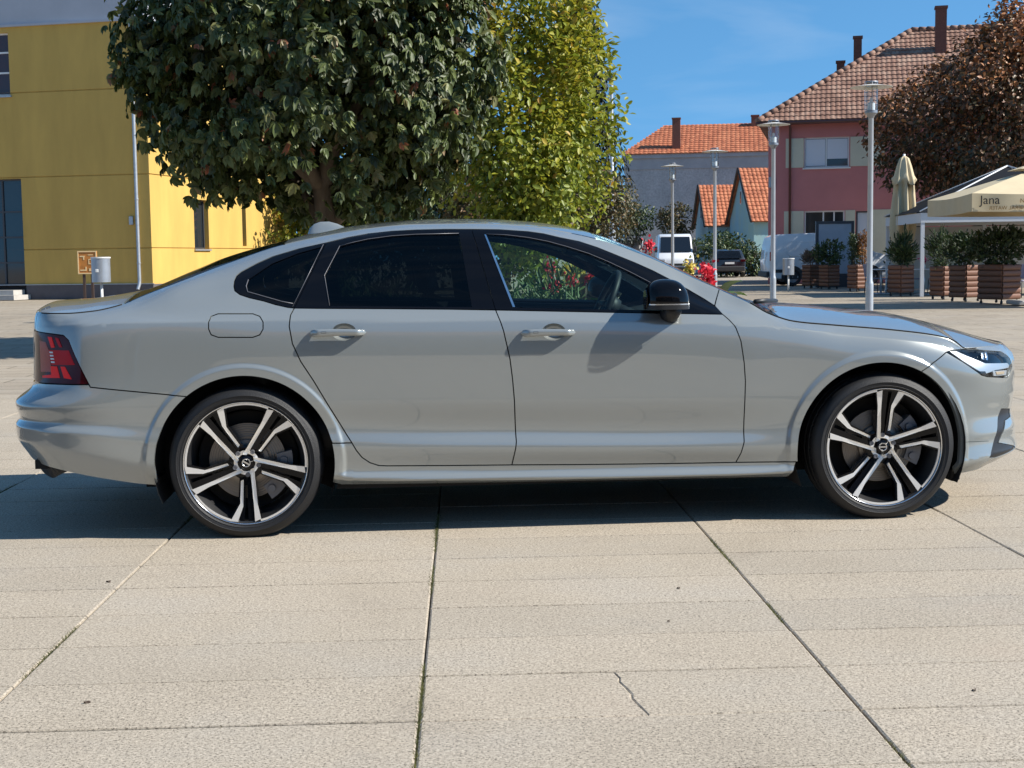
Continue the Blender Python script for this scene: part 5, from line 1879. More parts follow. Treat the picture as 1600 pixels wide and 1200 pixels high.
M_blue1 = mat('pale_blue_render', (.33, .47, .50), .85, var=.1, vscale=.8)
M_blue2 = mat('sky_blue_render', (.24, .43, .52), .85, col2=(.33, .45, .36), vscale=.5)
M_bluew = mat('bright_blue_paint', (.08, .30, .55), .6)
def cottage(px, Y, beta, depth, length, ez, apex, mt, lab, low):
    o = at(px, 400, Y)
    root = empty('blue_cottage', (o.x, o.y, 0), R(beta), label=lab, category='house', group='blue gabled cottages')
    mb = MB()
    mb.add([(0, 0, 0), (0, depth, 0), (0, depth, ez), (0, depth / 2, apex - .12), (0, 0, ez), (length, 0, 0), (length, depth, 0), (length, depth, ez), (length, depth / 2, apex - .12), (length, 0, ez)],
           [(0, 4, 3, 2, 1), (5, 6, 7, 8, 9), (0, 5, 9, 4), (1, 2, 7, 6)])
    mb.build('wall', mt, root)
    fs = lambda u, d, z: (d, depth - u, z)
    mb = MB()
    mb.box(-.02, -.002, 0, depth, 0, low)
    mb.build('painted_band', M_bluew, root)
    for (u, z, w, h) in ((depth / 2, apex - 2.3, .28, .8), (depth * .22, .9, .6, 1.0), (depth * .70, .9, .6, 1.0)):
        q = MB()
        q.box(-.06, -.025, depth - u - w / 2 - .05, depth - u + w / 2 + .05, z - .05, z + h + .05)
        ww = q.build('window', M_white, root)
        q = MB()
        q.box(-.075, -.061, depth - u - w / 2, depth - u + w / 2, z, z + h)
        q.build('pane', M_pane, ww)
    rise = math.hypot(depth / 2 + .25, apex - ez + .25 * (apex - ez) / (depth / 2))
    dz = .25 * (apex - ez) / (depth / 2)
    tiled('roof_tiles', root, M_tile_red, (0, -.25, ez - dz), (1, 0, 0), (0, depth / 2 + .25, apex - ez + dz), rise, lambda v: -.2, lambda v: length, row=.36, col=.28, amp=.05)
    mb = MB()
    mb.add([(-.2, -.25, ez - dz - .02), (length, -.25, ez - dz - .02), (length, depth / 2, apex - .02), (-.2, depth / 2, apex - .02), (-.2, depth + .25, ez - dz - .02), (length, depth + .25, ez - dz - .02)], [(0, 1, 2, 3), (3, 2, 5, 4)])
    mb.build('roof', M_tile_red, root)
    mb = MB()
    for (a, b) in (((-.24, -.25, ez - dz), (-.24, depth / 2, apex + .03)), ((-.24, depth / 2, apex + .03), (-.24, depth + .25, ez - dz))):
        mb.tube([a, b], .09, 4)
    mb.build('bargeboard', M_brown, root)
cottage(1106, 98, .5, 6.0, 5.0, 3.45, 6.2, M_blue1, 'smaller pale blue cottage with red tile roof, left of the pair', .0)
cottage(1178, 91, 4.5, 6.6, 9.0, 3.6, 6.95, M_blue2, 'taller blue cottage with steep red tile roof beside the pink house', 1.6)

M_shedr = mat('shed_roof', (.14, .14, .15), .7, var=.15, vscale=2)
def shed():
    o = at(945, 400, 72)
    root = empty('shed', (o.x, o.y, 0), R(-8), label='low grey shed with shallow dark roof below the grey building', category='shed')
    mb = MB()
    mb.box(0, 1.75, 0, 3, 0, 2.05)
    mb.build('wall', mat('shed_wall', (.22, .21, .20), .9, var=.2, vscale=2), root)
    mb = MB()
    mb.prism([(-1.3, 2.66), (-1.3, 2.58), (1.95, 1.98), (1.95, 2.1)][::-1] if area([(-1.3, 2.66), (-1.3, 2.58), (1.95, 1.98), (1.95, 2.1)]) < 0 else [(-1.3, 2.66), (-1.3, 2.58), (1.95, 1.98), (1.95, 2.1)], -.3, 3.3)
    mb.build('roof', M_shedr, root)
    mb = MB()
    mb.tube([(1.9, -.32, 2.0), (1.9, -.32, 1.7), (1.72, -.1, 1.5), (1.72, -.1, 0)], .05, 8)
    mb.build('downpipe', M_zinc, root, True)
shed()
# ------------------------------------------------------------------ street lamps and poles
M_galv = mat('galvanised_steel', (.46, .48, .50), .45, metal=.5, var=.1, vscale=3)
M_galv_dk = mat('lamp_metal', (.30, .31, .33), .4, metal=.6)
M_lglass = glass('lamp_glass', (.93, .94, .92), 1.6)
M_lens = mat('lamp_lens', (.62, .66, .70), .25)
M_disc_l = mat('lamp_disc', (.62, .60, .55), .5)
def street_lamp(px, Y, lab, proto=[None]):
    p = ground_at(px, Y)
    if proto[0] is not None:
        c = copy_tree(proto[0])
        c.location = (p.x, p.y, 0)
        c['label'] = lab
        c.rotation_euler = (0, 0, px * .01)
        return c
    root = empty('street_lamp', (p.x, p.y, 0), label=lab, category='street lamp', group='street lamps with disc shades')
    b = MB()
    b.lathe([(.078, 0), (.078, .62), (.074, .66), (.060, .70), (.058, .9), (.050, 3.92), (.055, 3.93)], 20)
    b.build('pole', M_galv, root, auto=40)
    b = MB()
    b.lathe([(.052, 3.90), (.075, 3.95), (.125, 4.00), (.125, 4.05), (.05, 4.055)], 24)
    b.build('collar', M_galv_dk, root, auto=40)
    b = MB()
    b.lathe([(.122, 4.05), (.126, 4.30), (.128, 4.60)], 28)
    b.build('glass_cylinder', M_lglass, root, True)
    b = MB()
    b.lathe([(.002, 4.06), (.075, 4.06), (.075, 4.19), (.06, 4.2), (.03, 4.22), (.026, 4.30), (.002, 4.31)], 16)
    b.build('lamp_unit', M_lens, root, auto=40)
    b = MB()
    b.lathe([(.129, 4.52), (.41, 4.50), (.415, 4.507), (.25, 4.535), (.13, 4.555), (.129, 4.52)], 40)
    b.build('disc_shade', M_disc_l, root, auto=50)
    b = MB()
    b.lathe([(.002, 4.63), (.13, 4.62), (.134, 4.60), (.128, 4.598)], 28)
    b.build('cap', M_galv_dk, root, auto=40)
    for k in range(3):
        a = k * 2.094 + .4
        b = MB()
        b.tube([(.132 * math.cos(a), .132 * math.sin(a), 4.04), (.134 * math.cos(a), .134 * math.sin(a), 4.6)], .006, 6)
        b.build('bracket', M_galv_dk, root, True)
    proto[0] = root
    return root
street_lamp(1359, 28.2, 'nearest and tallest street lamp, in front of the pink house wall')
street_lamp(1208, 36.0, 'street lamp standing just left of the white van')
street_lamp(1117, 45.0, 'street lamp in front of the blue cottages')
street_lamp(1051, 52.0, 'farthest street lamp, in front of the grey plastered wall')
street_lamp(-32, 17.2, 'street lamp at the left, only its disc shade reaching into view')
def tall_pole():
    p = ground_at(957, 40)
    root = empty('camera_pole', (p.x, p.y, 0), label='tall thin steel pole with small head beside the maple', category='pole')
    b = MB()
    b.lathe([(.10, 0), (.10, 2.9), (.085, 2.95), (.062, 3.0), (.05, 6.15)], 16)
    b.build('mast', M_galv, root, auto=40)
    b = MB()
    b.box(-.15, .15, -.1, .1, 6.15, 6.27, .02)
    b.build('head', M_anth, root)
tall_pole()

# ------------------------------------------------------------------ vehicles behind
def vehicle_body(prof, width, tumble, zb, n=7):
    """side profile (x, z) swept over the width; edges rounded, upper part leaning inward"""
    prof = prof if area(prof) > 0 else prof[::-1]
    cx = sum(p[0] for p in prof) / len(prof)
    cz = sum(p[1] for p in prof) / len(prof)
    v, f = [], []
    m = len(prof)
    ys = [-1, -.985, -.93, 0, .93, .985, 1]
    ins = [.09, .035, 0, 0, 0, .035, .09]
    top_z = max(p[1] for p in prof)
    for y, k in zip(ys, ins):
        for x, z in prof:
            l = math.hypot(x - cx, z - cz)
            x2, z2 = x + (cx - x) / l * k, z + (cz - z) / l * k
            t = max(0, (z2 - zb) / (top_z - zb))
            v.append((x2, y * (width / 2 - tumble * t), z2))
    for i in range(len(ys) - 1):
        for k in range(m):
            j = (k + 1) % m
            f.append((i * m + k, i * m + m + k, i * m + m + j, i * m + j))
    f.append(tuple(range(m)))
    f.append(tuple(range((len(ys) - 1) * m + m - 1, (len(ys) - 1) * m - 1, -1)))
    b = MB()
    b.add(v, f)
    return b

M_vanw = mat('van_white', (.70, .71, .72), .35, coat=.6)
M_suv = mat('suv_paint', (.012, .014, .018), .25, coat=1.0)
M_cglass = mat('dark_car_glass', (.010, .012, .016), .05, spec=.8)
M_plast = mat('grey_plastic', (.03, .03, .032), .6)
M_hub = mat('wheel_silver', (.45, .46, .48), .4, metal=.6)
M_plate = mat('number_plate', (.75, .75, .72), .5)
def far_wheel(parent, x, y, r, side):
    b = MB()
    b.lathe([(r * .62, -.01), (r * .9, -.03), (r, .03), (r, .17), (r * .9, .2)], 28, 'y')
    o = b.build('wheel', M_rub, parent, auto=40)
    o.location = (x, y, r)
    if side > 0:
        o.scale = (1, -1, 1)
    b = MB()
    b.lathe([(.01, -.005), (r * .18, .0), (r * .22, .03), (r * .62, .03)], 28, 'y')
    for k in range(5):
        a = k * 1.2566
        c, s_ = math.cos(a), math.sin(a)
        b.add([(c * r * .16 - s_ * .03, .0, s_ * r * .16 + c * .03), (c * r * .16 + s_ * .03, .0, s_ * r * .16 - c * .03), (c * r * .62 + s_ * .04, -.005, s_ * r * .62 - c * .04), (c * r * .62 - s_ * .04, -.005, s_ * r * .62 + c * .04)], [(0, 1, 2, 3)])
    b.build('rim', M_hub, o, auto=40)
    return o

def side_plate(parent, name, pts, y, mt, t=.012):
    """flat piece fixed on a vehicle's side: (x, z) outline at y, t thick"""
    b = MB()
    p = pts if area(pts) > 0 else pts[::-1]
    b.prism(p, y, y + t)
    return b.build(name, mt, parent)

def white_van():
    p = ground_at(1203, 55.6)
    root = empty('white_van', (p.x, p.y, 0), R(2), label='white panel van parked side-on before the pink house', category='van')
    root.scale = (1.07, 1, 1.05)
    prof = [(.02, .32), (.0, .9), (.06, 1.55), (.14, 1.84), (.35, 1.93), (1.6, 1.97), (2.9, 1.93), (3.25, 1.80), (3.75, 1.30), (4.30, 1.12), (4.55, .98), (4.62, .65), (4.60, .32), (4.2, .26), (.4, .26)]
    b = vehicle_body(prof, 1.85, .13, 1.0)
    b.v = [(x, y + .925, z) for x, y, z in b.v]
    b.build('body', M_vanw, root, auto=35)
    for x in (.85, 3.75):
        far_wheel(root, x, .0, .33, -1)
        far_wheel(root, x, 1.85, .33, 1)
        side_plate(root, 'wheel_arch', [(x + .42 * math.cos(a), .33 + .42 * math.sin(a)) for a in np.linspace(-.2, math.pi + .2, 18)], -.004, M_plast, .02)
    side_plate(root, 'cab_window', [(2.78, 1.15), (3.55, 1.12), (3.18, 1.66), (2.80, 1.70)], .028, M_cglass, .05)
    side_plate(root, 'side_moulding', [(.15, .50), (4.4, .50), (4.4, .62), (.15, .62)], -.012, M_plast, .02)
    # pressed panel on the load bay
    b = MB()
    pts = [(.75, 1.12), (2.35, 1.12), (2.42, 1.22), (2.42, 1.55), (2.35, 1.64), (.75, 1.64), (.66, 1.55), (.66, 1.22)]
    b.tube([(x, .02 + (z - 1.0) * .11, z) for x, z in pts + pts[:1]], .012, 6)
    b.build('panel_swage', M_vanw, root, True)
    for z0, z1 in ((.95, 1.28),):
        b = MB()
        b.box(.0, .07, -.008, .06, z0, z1, .012)
        b.build('tail_light', M_lensr, root)
    b = MB()
    b.box(4.36, 4.58, -.004, .10, .78, .98, .02)
    b.build('head_light', M_refl, root)
    b = MB()
    b.box(-.10, .02, .1, 1.75, .34, .55, .03)
    b.build('bumper', M_plast, root)
    b = MB()
    b.box(3.3, 3.42, -.16, .0, 1.18, 1.36, .03)
    b.build('mirror', M_plast, root)
white_van()

def facing_van():
    p = ground_at(1057, 82)
    root = empty('delivery_van', (p.x, p.y, 0), R(-93), label='tall pale van facing the viewer below the grey building', category='van')
    prof = [(-5.2, .35), (-5.2, 2.35), (-5.0, 2.5), (-1.5, 2.52), (-1.15, 2.40), (-.62, 1.42), (-.12, 1.16), (0, .95), (.02, .40), (-.2, .3)]
    b = vehicle_body(prof, 2.05, .10, 1.1)
    b.build('body', M_vanw, root, auto=35)
    b = MB()
    b.add([(-1.135, -.84, 2.32), (-1.135, .84, 2.32), (-.635, .90, 1.46), (-.635, -.90, 1.46)], [(0, 3, 2, 1)])
    b.add([(-1.115, -.84, 2.34), (-1.115, .84, 2.34), (-.612, .90, 1.48), (-.612, -.90, 1.48)], [(0, 3, 2, 1)])
    b.v = [(x + .02, y, z + .012) for x, y, z in b.v]
    b.build('windscreen', M_cglass, root)
    for y in (-.8, .8):
        b = MB()
        b.box(-.10, .045, y - .16, y + .16, .82, 1.06, .03)
        b.build('head_light', M_refl, root)
        b = MB()
        b.box(-.75, -.6, y * 1.42 - .09, y * 1.42 + .09, 1.45, 1.8, .03)
        b.build('mirror', M_plast, root)
    b = MB()
    b.box(-.02, .05, -.55, .55, .68, .80, .02)
    b.build('grille', M_plast, root)
    b = MB()
    b.box(-.05, .07, -.98, .98, .34, .60, .03)
    b.build('bumper', M_plast, root)
    for x in (-.85, -4.3):
        far_wheel(root, x, -1.02, .34, -1)
        far_wheel(root, x, 1.02, .34, 1)
facing_van()

def dark_suv():
    p = ground_at(1140, 79)
    root = empty('dark_car', (p.x, p.y, 0), R(88), label='dark hatchback seen from behind, parked by the green bush', category='car')
    prof = [(-.02, .38), (-.05, .85), (.05, 1.02), (.42, 1.50), (.8, 1.56), (2.2, 1.52), (3.0, 1.05), (3.9, .92), (4.2, .70), (4.2, .35), (3.8, .25), (.3, .25)]
    b = vehicle_body(prof, 1.80, .20, .95)
    b.build('body', M_suv, root, auto=35)
    b = MB()
    b.add([(.03, -.68, 1.06), (.03, .68, 1.06), (.36, .58, 1.47), (.36, -.58, 1.47)], [(0, 3, 2, 1), (0, 1, 2, 3)])
    b.v = [(x - .035, y, z) for x, y, z in b.v]
    b.build('rear_window', M_cglass, root)
    for y in (-.74, .74):
        b = MB()
        b.box(-.085, .05, y - .14, y + .14, .86, 1.0, .02)
        b.build('tail_light', M_lensrd, root)
    b = MB()
    b.box(-.085, -.05, -.26, .26, .74, .85)
    b.build('number_plate', M_plate, root)
    b = MB()
    b.box(-.12, .02, -.86, .86, .34, .62, .04)
    b.build('bumper', M_plast, root)
    for x in (.8, 3.4):
        far_wheel(root, x, -.9, .33, -1)
        far_wheel(root, x, .9, .33, 1)
dark_suv()

# ------------------------------------------------------------------ cafe terrace
M_wood = mat('planter_board', (.21, .09, .048), .6, col2=(.12, .055, .034), vscale=7, bump=.3, bscale=40, stretch=(.4, 4, 4))
M_soil = mat('soil', (.03, .022, .016), .95)
slat_proto = None
def planter(px, Y, w, h, rz, lab):
    global slat_proto
    p = ground_at(px, Y)
    root = empty('planter', (p.x, p.y, 0), R(rz), label=lab, category='planter', group='wooden planters round the cafe terrace')
    if slat_proto is None:
        b = MB()
        pr = [(.5, 0), (.5, 0)]
        n = 8
        v, f = [], []
        for x in (-.5, .5):
            for k in range(n + 1):
                a = math.pi * k / n
                v.append((x, -.032 * math.sin(a), .5 - .5 * math.cos(a)))
        for k in range(n):
            f.append((k, n + 1 + k, n + 2 + k, k + 1))
        f.append(tuple(range(n, -1, -1)))
        f.append(tuple(range(n + 1, 2 * n + 2)))
        f.append((0, n, 2 * n + 1, n + 1))
        slat_proto = mesh_obj('slat', v, f, M_wood, root, True)
        slat_proto.data.set_sharp_from_angle(angle=R(50))
        first = True
    else:
        first = False
    rows = 6
    z0 = .10
    sh_ = (h - z0) / rows
    for side in range(4):
        a = side * math.pi / 2
        for r_ in range(rows):
            s_ = slat_proto if first else share(slat_proto, root)
            first = False
            s_.location = (math.sin(a) * w / 2, -math.cos(a) * w / 2, z0 + r_ * sh_)
            s_.rotation_euler = (0, 0, a)
            s_.scale = (w * .985, 1, sh_ * .97)
    b = MB()
    b.box(-w / 2 + .004, w / 2 - .004, -w / 2 + .004, w / 2 - .004, z0 + .01, h - .03)
    b.build('box', M_soil, root)
    for sx in (-1, 1):
        for sy in (-1, 1):
            q = MB()
            q.lathe([(.03, .0), (.035, .05), (.02, .075), (.02, z0 + .02)], 10)
            c_ = q.build('castor', M_plast, root, True)
            c_.location = (sx * (w / 2 - .05), sy * (w / 2 - .05), 0)
    return root

def plant(px, Y, z0, rx, rz, n, ln, mt, tone, lab, wr=.5, droop=.1, tall=False):
    p = ground_at(px, Y)
    root = empty('potted_shrub', (p.x, p.y, z0), label=lab, category='plant', group='shrubs in the terrace planters')
    b = MB()
    for k in range(4):
        a = k * 1.7
        b.tube([(0.03 * math.cos(a), .03 * math.sin(a), -.06), (rx * .3 * math.cos(a), rx * .3 * math.sin(a), rz * .9)], [.012, .005], 5)
    b.build('stem', M_bark, root, True)
    q, out, k = blob_points((0, 0, rz * .95), (rx, rx, rz), n, nclump=36, shell=.3, clump_r=.22)
    ax = unit(out * .5 + rng.normal(size=q.shape) * .45 + np.array([0, 0, .5 - droop]))
    nr = rng.normal(size=q.shape) + np.array([0, 0, .6])
    L_ = ln * (.6 + .8 * rng.random(n))
    leaf_mesh('foliage', q, ax, nr, L_, L_ * wr, tone(q, k, n), mt, root, kind='stuff')

M_fol_or = foliage_mat('dried_leaf', [(0, (.16, .07, .02)), (.5, (.34, .15, .04)), (1, (.45, .24, .08))], rough=.7, trans=.2)
M_fol_straw = foliage_mat('dry_grass', [(0, (.14, .09, .06)), (1, (.30, .22, .15))], rough=.8, trans=.2)
planter(1268, 51.5, 0.45, .86, 28, 'leftmost small wooden planter with dry grass by the display board')
planter(1296, 50.0, 0.48, .86, 28, 'wooden planter with a rounded green shrub before the display board')
planter(1341, 46.5, 0.46, .88, 26, 'wooden planter with one green and one dried orange conifer')
planter(1408, 40.8, 0.5, .90, 30, 'wooden planter standing before the closed parasol')
planter(1474, 37.6, 0.46, .88, 32, 'wooden planter with a light feathery shrub right of the table')
planter(1509, 35.8, 0.54, .92, 30, 'dark wooden planter under the open parasol corner')
planter(1562, 34.0, 0.68, .94, 34, 'widest dark wooden planter at the right edge of the terrace')
plant(1268, 51.5, .84, .27, .20, 500, .22, M_fol_straw, t_rnd, 'dry straw-coloured grass in the leftmost planter', .12, -.5)
plant(1296, 50.0, .84, .52, .44, 900, .12, M_fol_grn, t_rnd, 'rounded variegated shrub in the second planter from the left')
plant(1334, 46.6, .86, .20, .55, 700, .10, M_fol_grn, t_rnd, 'slim green conifer beside the dried orange one', .3)
plant(1349, 46.4, .86, .20, .55, 700, .10, M_fol_or, t_rnd, 'dried orange conifer in the third planter', .3)
plant(1408, 40.8, .88, .34, .48, 600, .20, M_fol_grn, t_rnd, 'loose green shrub below the closed parasol', .25, -.3)
plant(1474, 37.6, .86, .40, .48, 700, .16, M_fol_grn, t_rnd, 'light feathery shrub right of the white table', .2, -.3)
plant(1509, 35.8, .90, .48, .42, 1100, .12, M_fol_grn, lambda q, k, n: np.clip(.15 + .15 * rng.normal(size=n), 0, 1), 'dense dark shrub under the open parasol corner')
plant(1562, 34.0, .92, .62, .46, 1700, .12, M_fol_grn, lambda q, k, n: np.clip(.15 + .15 * rng.normal(size=n), 0, 1), 'broad dark bush in the widest planter at the right')

M_canvas = mat('cream_canvas', (.56, .46, .29), .8, var=.05, vscale=3, bump=.1, bscale=90)
M_awn = mat('awning_white', (.60, .61, .62), .7)
M_dkcan = mat('dark_canvas', (.018, .02, .024), .9, spec=.05)
M_ink = mat('black_print', (.015, .015, .015), .8)
M_gold = mat('brown_print', (.20, .11, .03), .8)
def closed_parasol():
    p = ground_at(1411, 43.5)
    root = empty('closed_parasol', (p.x, p.y, 0), label='tall cream parasol folded shut on the cafe terrace', category='parasol')
    prof = [(4.20, .03), (4.12, .13), (3.9, .20), (3.6, .27), (3.42, .34), (3.38, .33), (3.36, .24), (3.0, .27), (2.5, .31), (2.0, .32), (1.6, .27), (1.42, .20), (1.36, .24), (1.15, .30), (.95, .27), (.80, .12)]
    n = 64
    v, f = [], []
    for i, (z, r) in enumerate(prof):
        for k in range(n):
            a = 2 * math.pi * k / n
            fold = 1 + (.30 if i > 5 else .12) * math.cos(8 * a + .4 * math.sin(z * 2.0)) + .07 * math.cos(13 * a + z * 1.7)
            dz = .10 * math.cos(4 * a + 1) if i in (4, 5) else 0
            v.append((r * fold * math.cos(a), r * fold * math.sin(a), z + dz))
    for i in range(len(prof) - 1):
        for k in range(n):
            j = (k + 1) % n
            f.append((i * n + k, i * n + n + k, i * n + n + j, i * n + j))
    f.append(tuple(range(n)))
    mesh_obj('canopy', v, f, M_canvas, root, True)
    b = MB()
    b.tube([(0, 0, 0), (0, 0, 4.25)], .04, 10)
    b.build('pole', M_white, root, True)
    b = MB()
    b.box(-.45, .45, -.45, .45, .005, .10, .02)
    b.build('base', M_stone, root)
closed_parasol()

def text_mesh(txt, size, mt, parent, mirror=False, name='lettering'):
    cu = bpy.data.curves.new(name, 'FONT')
    cu.body = txt
    cu.size = size
    cu.extrude = .002
    tmp = bpy.data.objects.new(name, cu)
    COL.objects.link(tmp)
    dg = bpy.context.evaluated_depsgraph_get()
    me = bpy.data.meshes.new_from_object(tmp.evaluated_get(dg))
    bpy.data.objects.remove(tmp)
    me.materials.clear()
    me.materials.append(mt)
    o = bpy.data.objects.new(name, me)
    return link(o, parent)

def open_parasol():
    fc = at(1519, 303, 31)
    root = empty('open_parasol', (fc.x, fc.y, 0), R(-3), label='open square cream parasol with printed lettering over the terrace', category='parasol')
    S_, e, vb, ap = 4.0, 2.52, 2.12, 3.16
    n = 10
    v, f = [], []
    c = (S_ / 2, S_ / 2)
    def slope(name, a, b):
        vv, ff = [], []
        for i in range(n + 1):
            t = i / n * .80
            for k in range(n + 1):
                s_ = k / n
                x = (a[0] + (b[0] - a[0]) * s_) * (1 - t) + c[0] * t
                y = (a[1] + (b[1] - a[1]) * s_) * (1 - t) + c[1] * t
                z = e + (ap - e) * t - .05 * math.sin(math.pi * s_) * (1 - t)
                vv.append((x, y, z))
        for i in range(n):
            for k in range(n):
                q = i * (n + 1) + k
                ff.append((q, q + 1, q + n + 2, q + n + 1))
        return mesh_obj(name, vv, ff, M_canvas, root, True)
    P = [(0, 0), (S_, 0), (S_, S_), (0, S_)]
    for k in range(4):
        slope('canopy_panel', P[k], P[(k + 1) % 4])
    # vent tier
    vv = []
    for (x, y) in P:
        vv.append((c[0] + (x - c[0]) * .26, c[1] + (y - c[1]) * .26, ap - .04))
    vv.append((c[0], c[1], ap + .14))
    mesh_obj('vent', vv, [(0, 1, 4), (1, 2, 4), (2, 3, 4), (3, 0, 4)], M_canvas, root)
    # hanging valance, a little wavy
    for k in range(4):
        a, b = P[k], P[(k + 1) % 4]
        vv, ff = [], []
        m = 24
        for j in range(m + 1):
            s_ = j / m
            x, y = a[0] + (b[0] - a[0]) * s_, a[1] + (b[1] - a[1]) * s_
            sag = -.05 * math.sin(math.pi * s_)
            wv = .025 * math.sin(s_ * 19)
            ox, oy = ((0, wv) if k % 2 == 0 else (wv, 0))
            vv += [(x, y, e + sag), (x + ox, y + oy, vb + sag * .5)]
        for j in range(m):
            ff.append((2 * j, 2 * j + 1, 2 * j + 3, 2 * j + 2))
        mesh_obj('valance', vv, ff, M_canvas, root, True)
    t = text_mesh('Jana', .27, M_ink, root)
    t.location = (.16, -.036, 2.28)
    t.rotation_euler = (R(90), 0, 0)
    t = text_mesh('NATURAL', .13, M_gold, root)
    t.location = (1.02, -.040, 2.30)
    t.rotation_euler = (R(90), 0, 0)
    t = text_mesh('MINERAL WATER', .115, M_gold, root)
    t.location = (1.25, -.040, 2.155)
    t.rotation_euler = (R(90), 0, 0)
    t.scale = (-1, 1, 1)
    t = text_mesh('ZUIVERKRAAN', .11, M_gold, root) if False else None
    b = MB()
    b.tube([(c[0], c[1], 0), (c[0], c[1], ap)], .05, 12)
    b.build('pole', M_wood, root, True)
    b = MB()
    b.box(c[0] - .5, c[0] + .5, c[1] - .5, c[1] + .5, .004, .10, .02)
    b.build('base', M_stone, root)
    for k in range(4):
        b = MB()
        b.tube([(c[0], c[1], ap - .1), (c[0] + (P[k][0] - c[0]) * .98, c[1] + (P[k][1] - c[1]) * .98, e - .02)], .018, 6)
        b.build('rib', M_wood, root, True)
open_parasol()

def gazebo():
    o = at(1441, 400, 40)
    root = empty('gazebo', (o.x, o.y, 0), R(-4), label='white framed terrace pavilion with dark pitched canopy behind the parasol', category='pavilion')
    W, D_ = 6.0, 5.0
    for x, y in ((0, 0), (W, 0), (W, D_), (0, D_), (W * .5, D_)):
        b = MB()
        b.box(x - .05, x + .05, y - .05, y + .05, 0, 2.08)
        b.build('post', M_awn, root)
    for (x0, x1, y0, y1) in ((-.06, W + .06, -.06, .06), (-.06, W + .06, D_ - .06, D_ + .06), (-.06, .06, .062, D_ - .062), (W - .06, W + .06, .062, D_ - .062)):
        b = MB()
        b.box(x0, x1, y0, y1, 2.082, 2.36)
        b.build('beam', M_awn, root)
    mesh_obj('canopy', [(-.1, -.1, 2.38), (W + .1, -.1, 2.38), (W + .1, D_ + .1, 2.38), (-.1, D_ + .1, 2.38), (W / 2, D_ / 2, 3.75)], [(0, 1, 4), (1, 2, 4), (2, 3, 4), (3, 0, 4)], M_dkcan, root)
    for p_ in ((-.1, -.1), (W + .1, -.1), (W + .1, D_ + .1), (-.1, D_ + .1)):
        b = MB()
        b.tube([(p_[0], p_[1], 2.40), (W / 2, D_ / 2, 3.78)], .022, 6)
        b.build('edge_rope', M_awn, root, True)
    b = MB()
    b.box(.1, W - .1, D_ - .03, D_ + .03, .1, 2.05)
    b.build('back_screen', mat('pale_screen', (.50, .48, .44), .8), root)
gazebo()

M_tabl = mat('table_top', (.74, .74, .75), .4)
M_chair = mat('chair_weave', (.26, .24, .30), .7, var=.15, vscale=30)
def table(px, Y, lab):
    p = ground_at(px, Y)
    root = empty('cafe_table', (p.x, p.y, 0), label=lab, category='table', group='cafe tables')
    b = MB()
    b.lathe([(.002, .735), (.42, .735), (.43, .745), (.43, .76), (.002, .765)], 32)
    b.build('table_top', M_tabl, root, auto=40)
    b = MB()
    b.tube([(0, 0, .05), (0, 0, .734)], .035, 12)
    b.build('column', M_zinc, root, True)
    b = MB()
    b.lathe([(.28, 0), (.28, .015), (.06, .05), (.002, .05)], 24)
    b.build('foot', M_zinc, root, auto=40)
def chair(px, Y, rz, lab, proto=[None]):
    p = ground_at(px, Y)
    if proto[0] is not None:
        c = copy_tree(proto[0])
        c.location = (p.x, p.y, 0)
        c.rotation_euler = (0, 0, R(rz))
        c['label'] = lab
        return
    root = empty('cafe_chair', (p.x, p.y, 0), R(rz), label=lab, category='chair', group='cafe chairs')
    b = MB()
    b.box(-.23, .23, -.22, .22, .43, .47, .015)
    b.build('seat', M_chair, root)
    b = MB()
    b.box(-.22, .22, .18, .215, .50, .90, .012)
    b.v = [(x, y + (z - .47) * .18, z) for x, y, z in b.v]
    b.build('backrest', M_chair, root)
    for sx in (-1, 1):
        for sy in (-1, 1):
            b = MB()
            top_ = (sx * .20, sy * .19 + (.07 if sy > 0 else 0), .88 if sy > 0 else .43)
            b.tube([(sx * .21, sy * .22, 0), (sx * .20, sy * .19, .43)] + ([top_] if sy > 0 else []), .013, 6)
            b.build('leg', M_plast, root, True)
    proto[0] = root
table(1377, 43, 'white round table left of the closed parasol')
table(1444, 42, 'white round table with a small vase right of the closed parasol')
chair(1392, 43.6, -80, 'woven chair between the left table and the parasol planter')
chair(1366, 44.2, 100, 'woven chair behind the left white table')
chair(1426, 43.2, 110, 'woven chair left of the vase table')
chair(1464, 42.4, -95, 'woven chair right of the vase table')
chair(1596, 38.0, -60, 'pale chair at the right edge behind the widest planter')
v0 = ground_at(1443, 42)
vase = empty('vase', (v0.x, v0.y, .766), label='small white vase with pink flowers on the terrace table', category='vase')
b = MB()
b.lathe([(.002, 0), (.05, 0), (.065, .08), (.035, .15), (.04, .18)], 16)
b.build('body', M_white, vase, True)
M_pinkf = foliage_mat('pink_petal', [(0, (.5, .04, .12)), (1, (.7, .10, .25))])
q = rng.normal(size=(40, 3)) * np.array([.06, .06, .04]) + np.array([0, 0, .27])
leaf_mesh('flowers', q, rng.normal(size=(40, 3)), rng.normal(size=(40, 3)), .07, .06, rng.random(40), M_pinkf, vase)

def display_board():
    o = ground_at(1304, 52.6)
    root = empty('display_board', (o.x, o.y, 0), R(-4), label='upright advertising display with pale blank face in dark frame', category='sign')
    b = MB()
    b.box(-.70, .70, -.08, .08, .0, .42, .01)
    b.build('plinth', M_anth, root)
    for (x0, x1, z0, z1) in ((-.70, -.60, .422, 2.45), (.60, .70, .422, 2.45), (-.598, .598, 2.35, 2.45), (-.598, .598, .422, .50)):
        b = MB()
        b.box(x0, x1, -.08, .08, z0, z1)
        b.build('frame', M_anth, root)
    b = MB()
    b.box(-.598, .598, -.05, .05, .502, 2.348)
    b.build('poster', mat('pale_poster', (.36, .40, .46), .35, var=.12, vscale=1.4), root)
display_board()
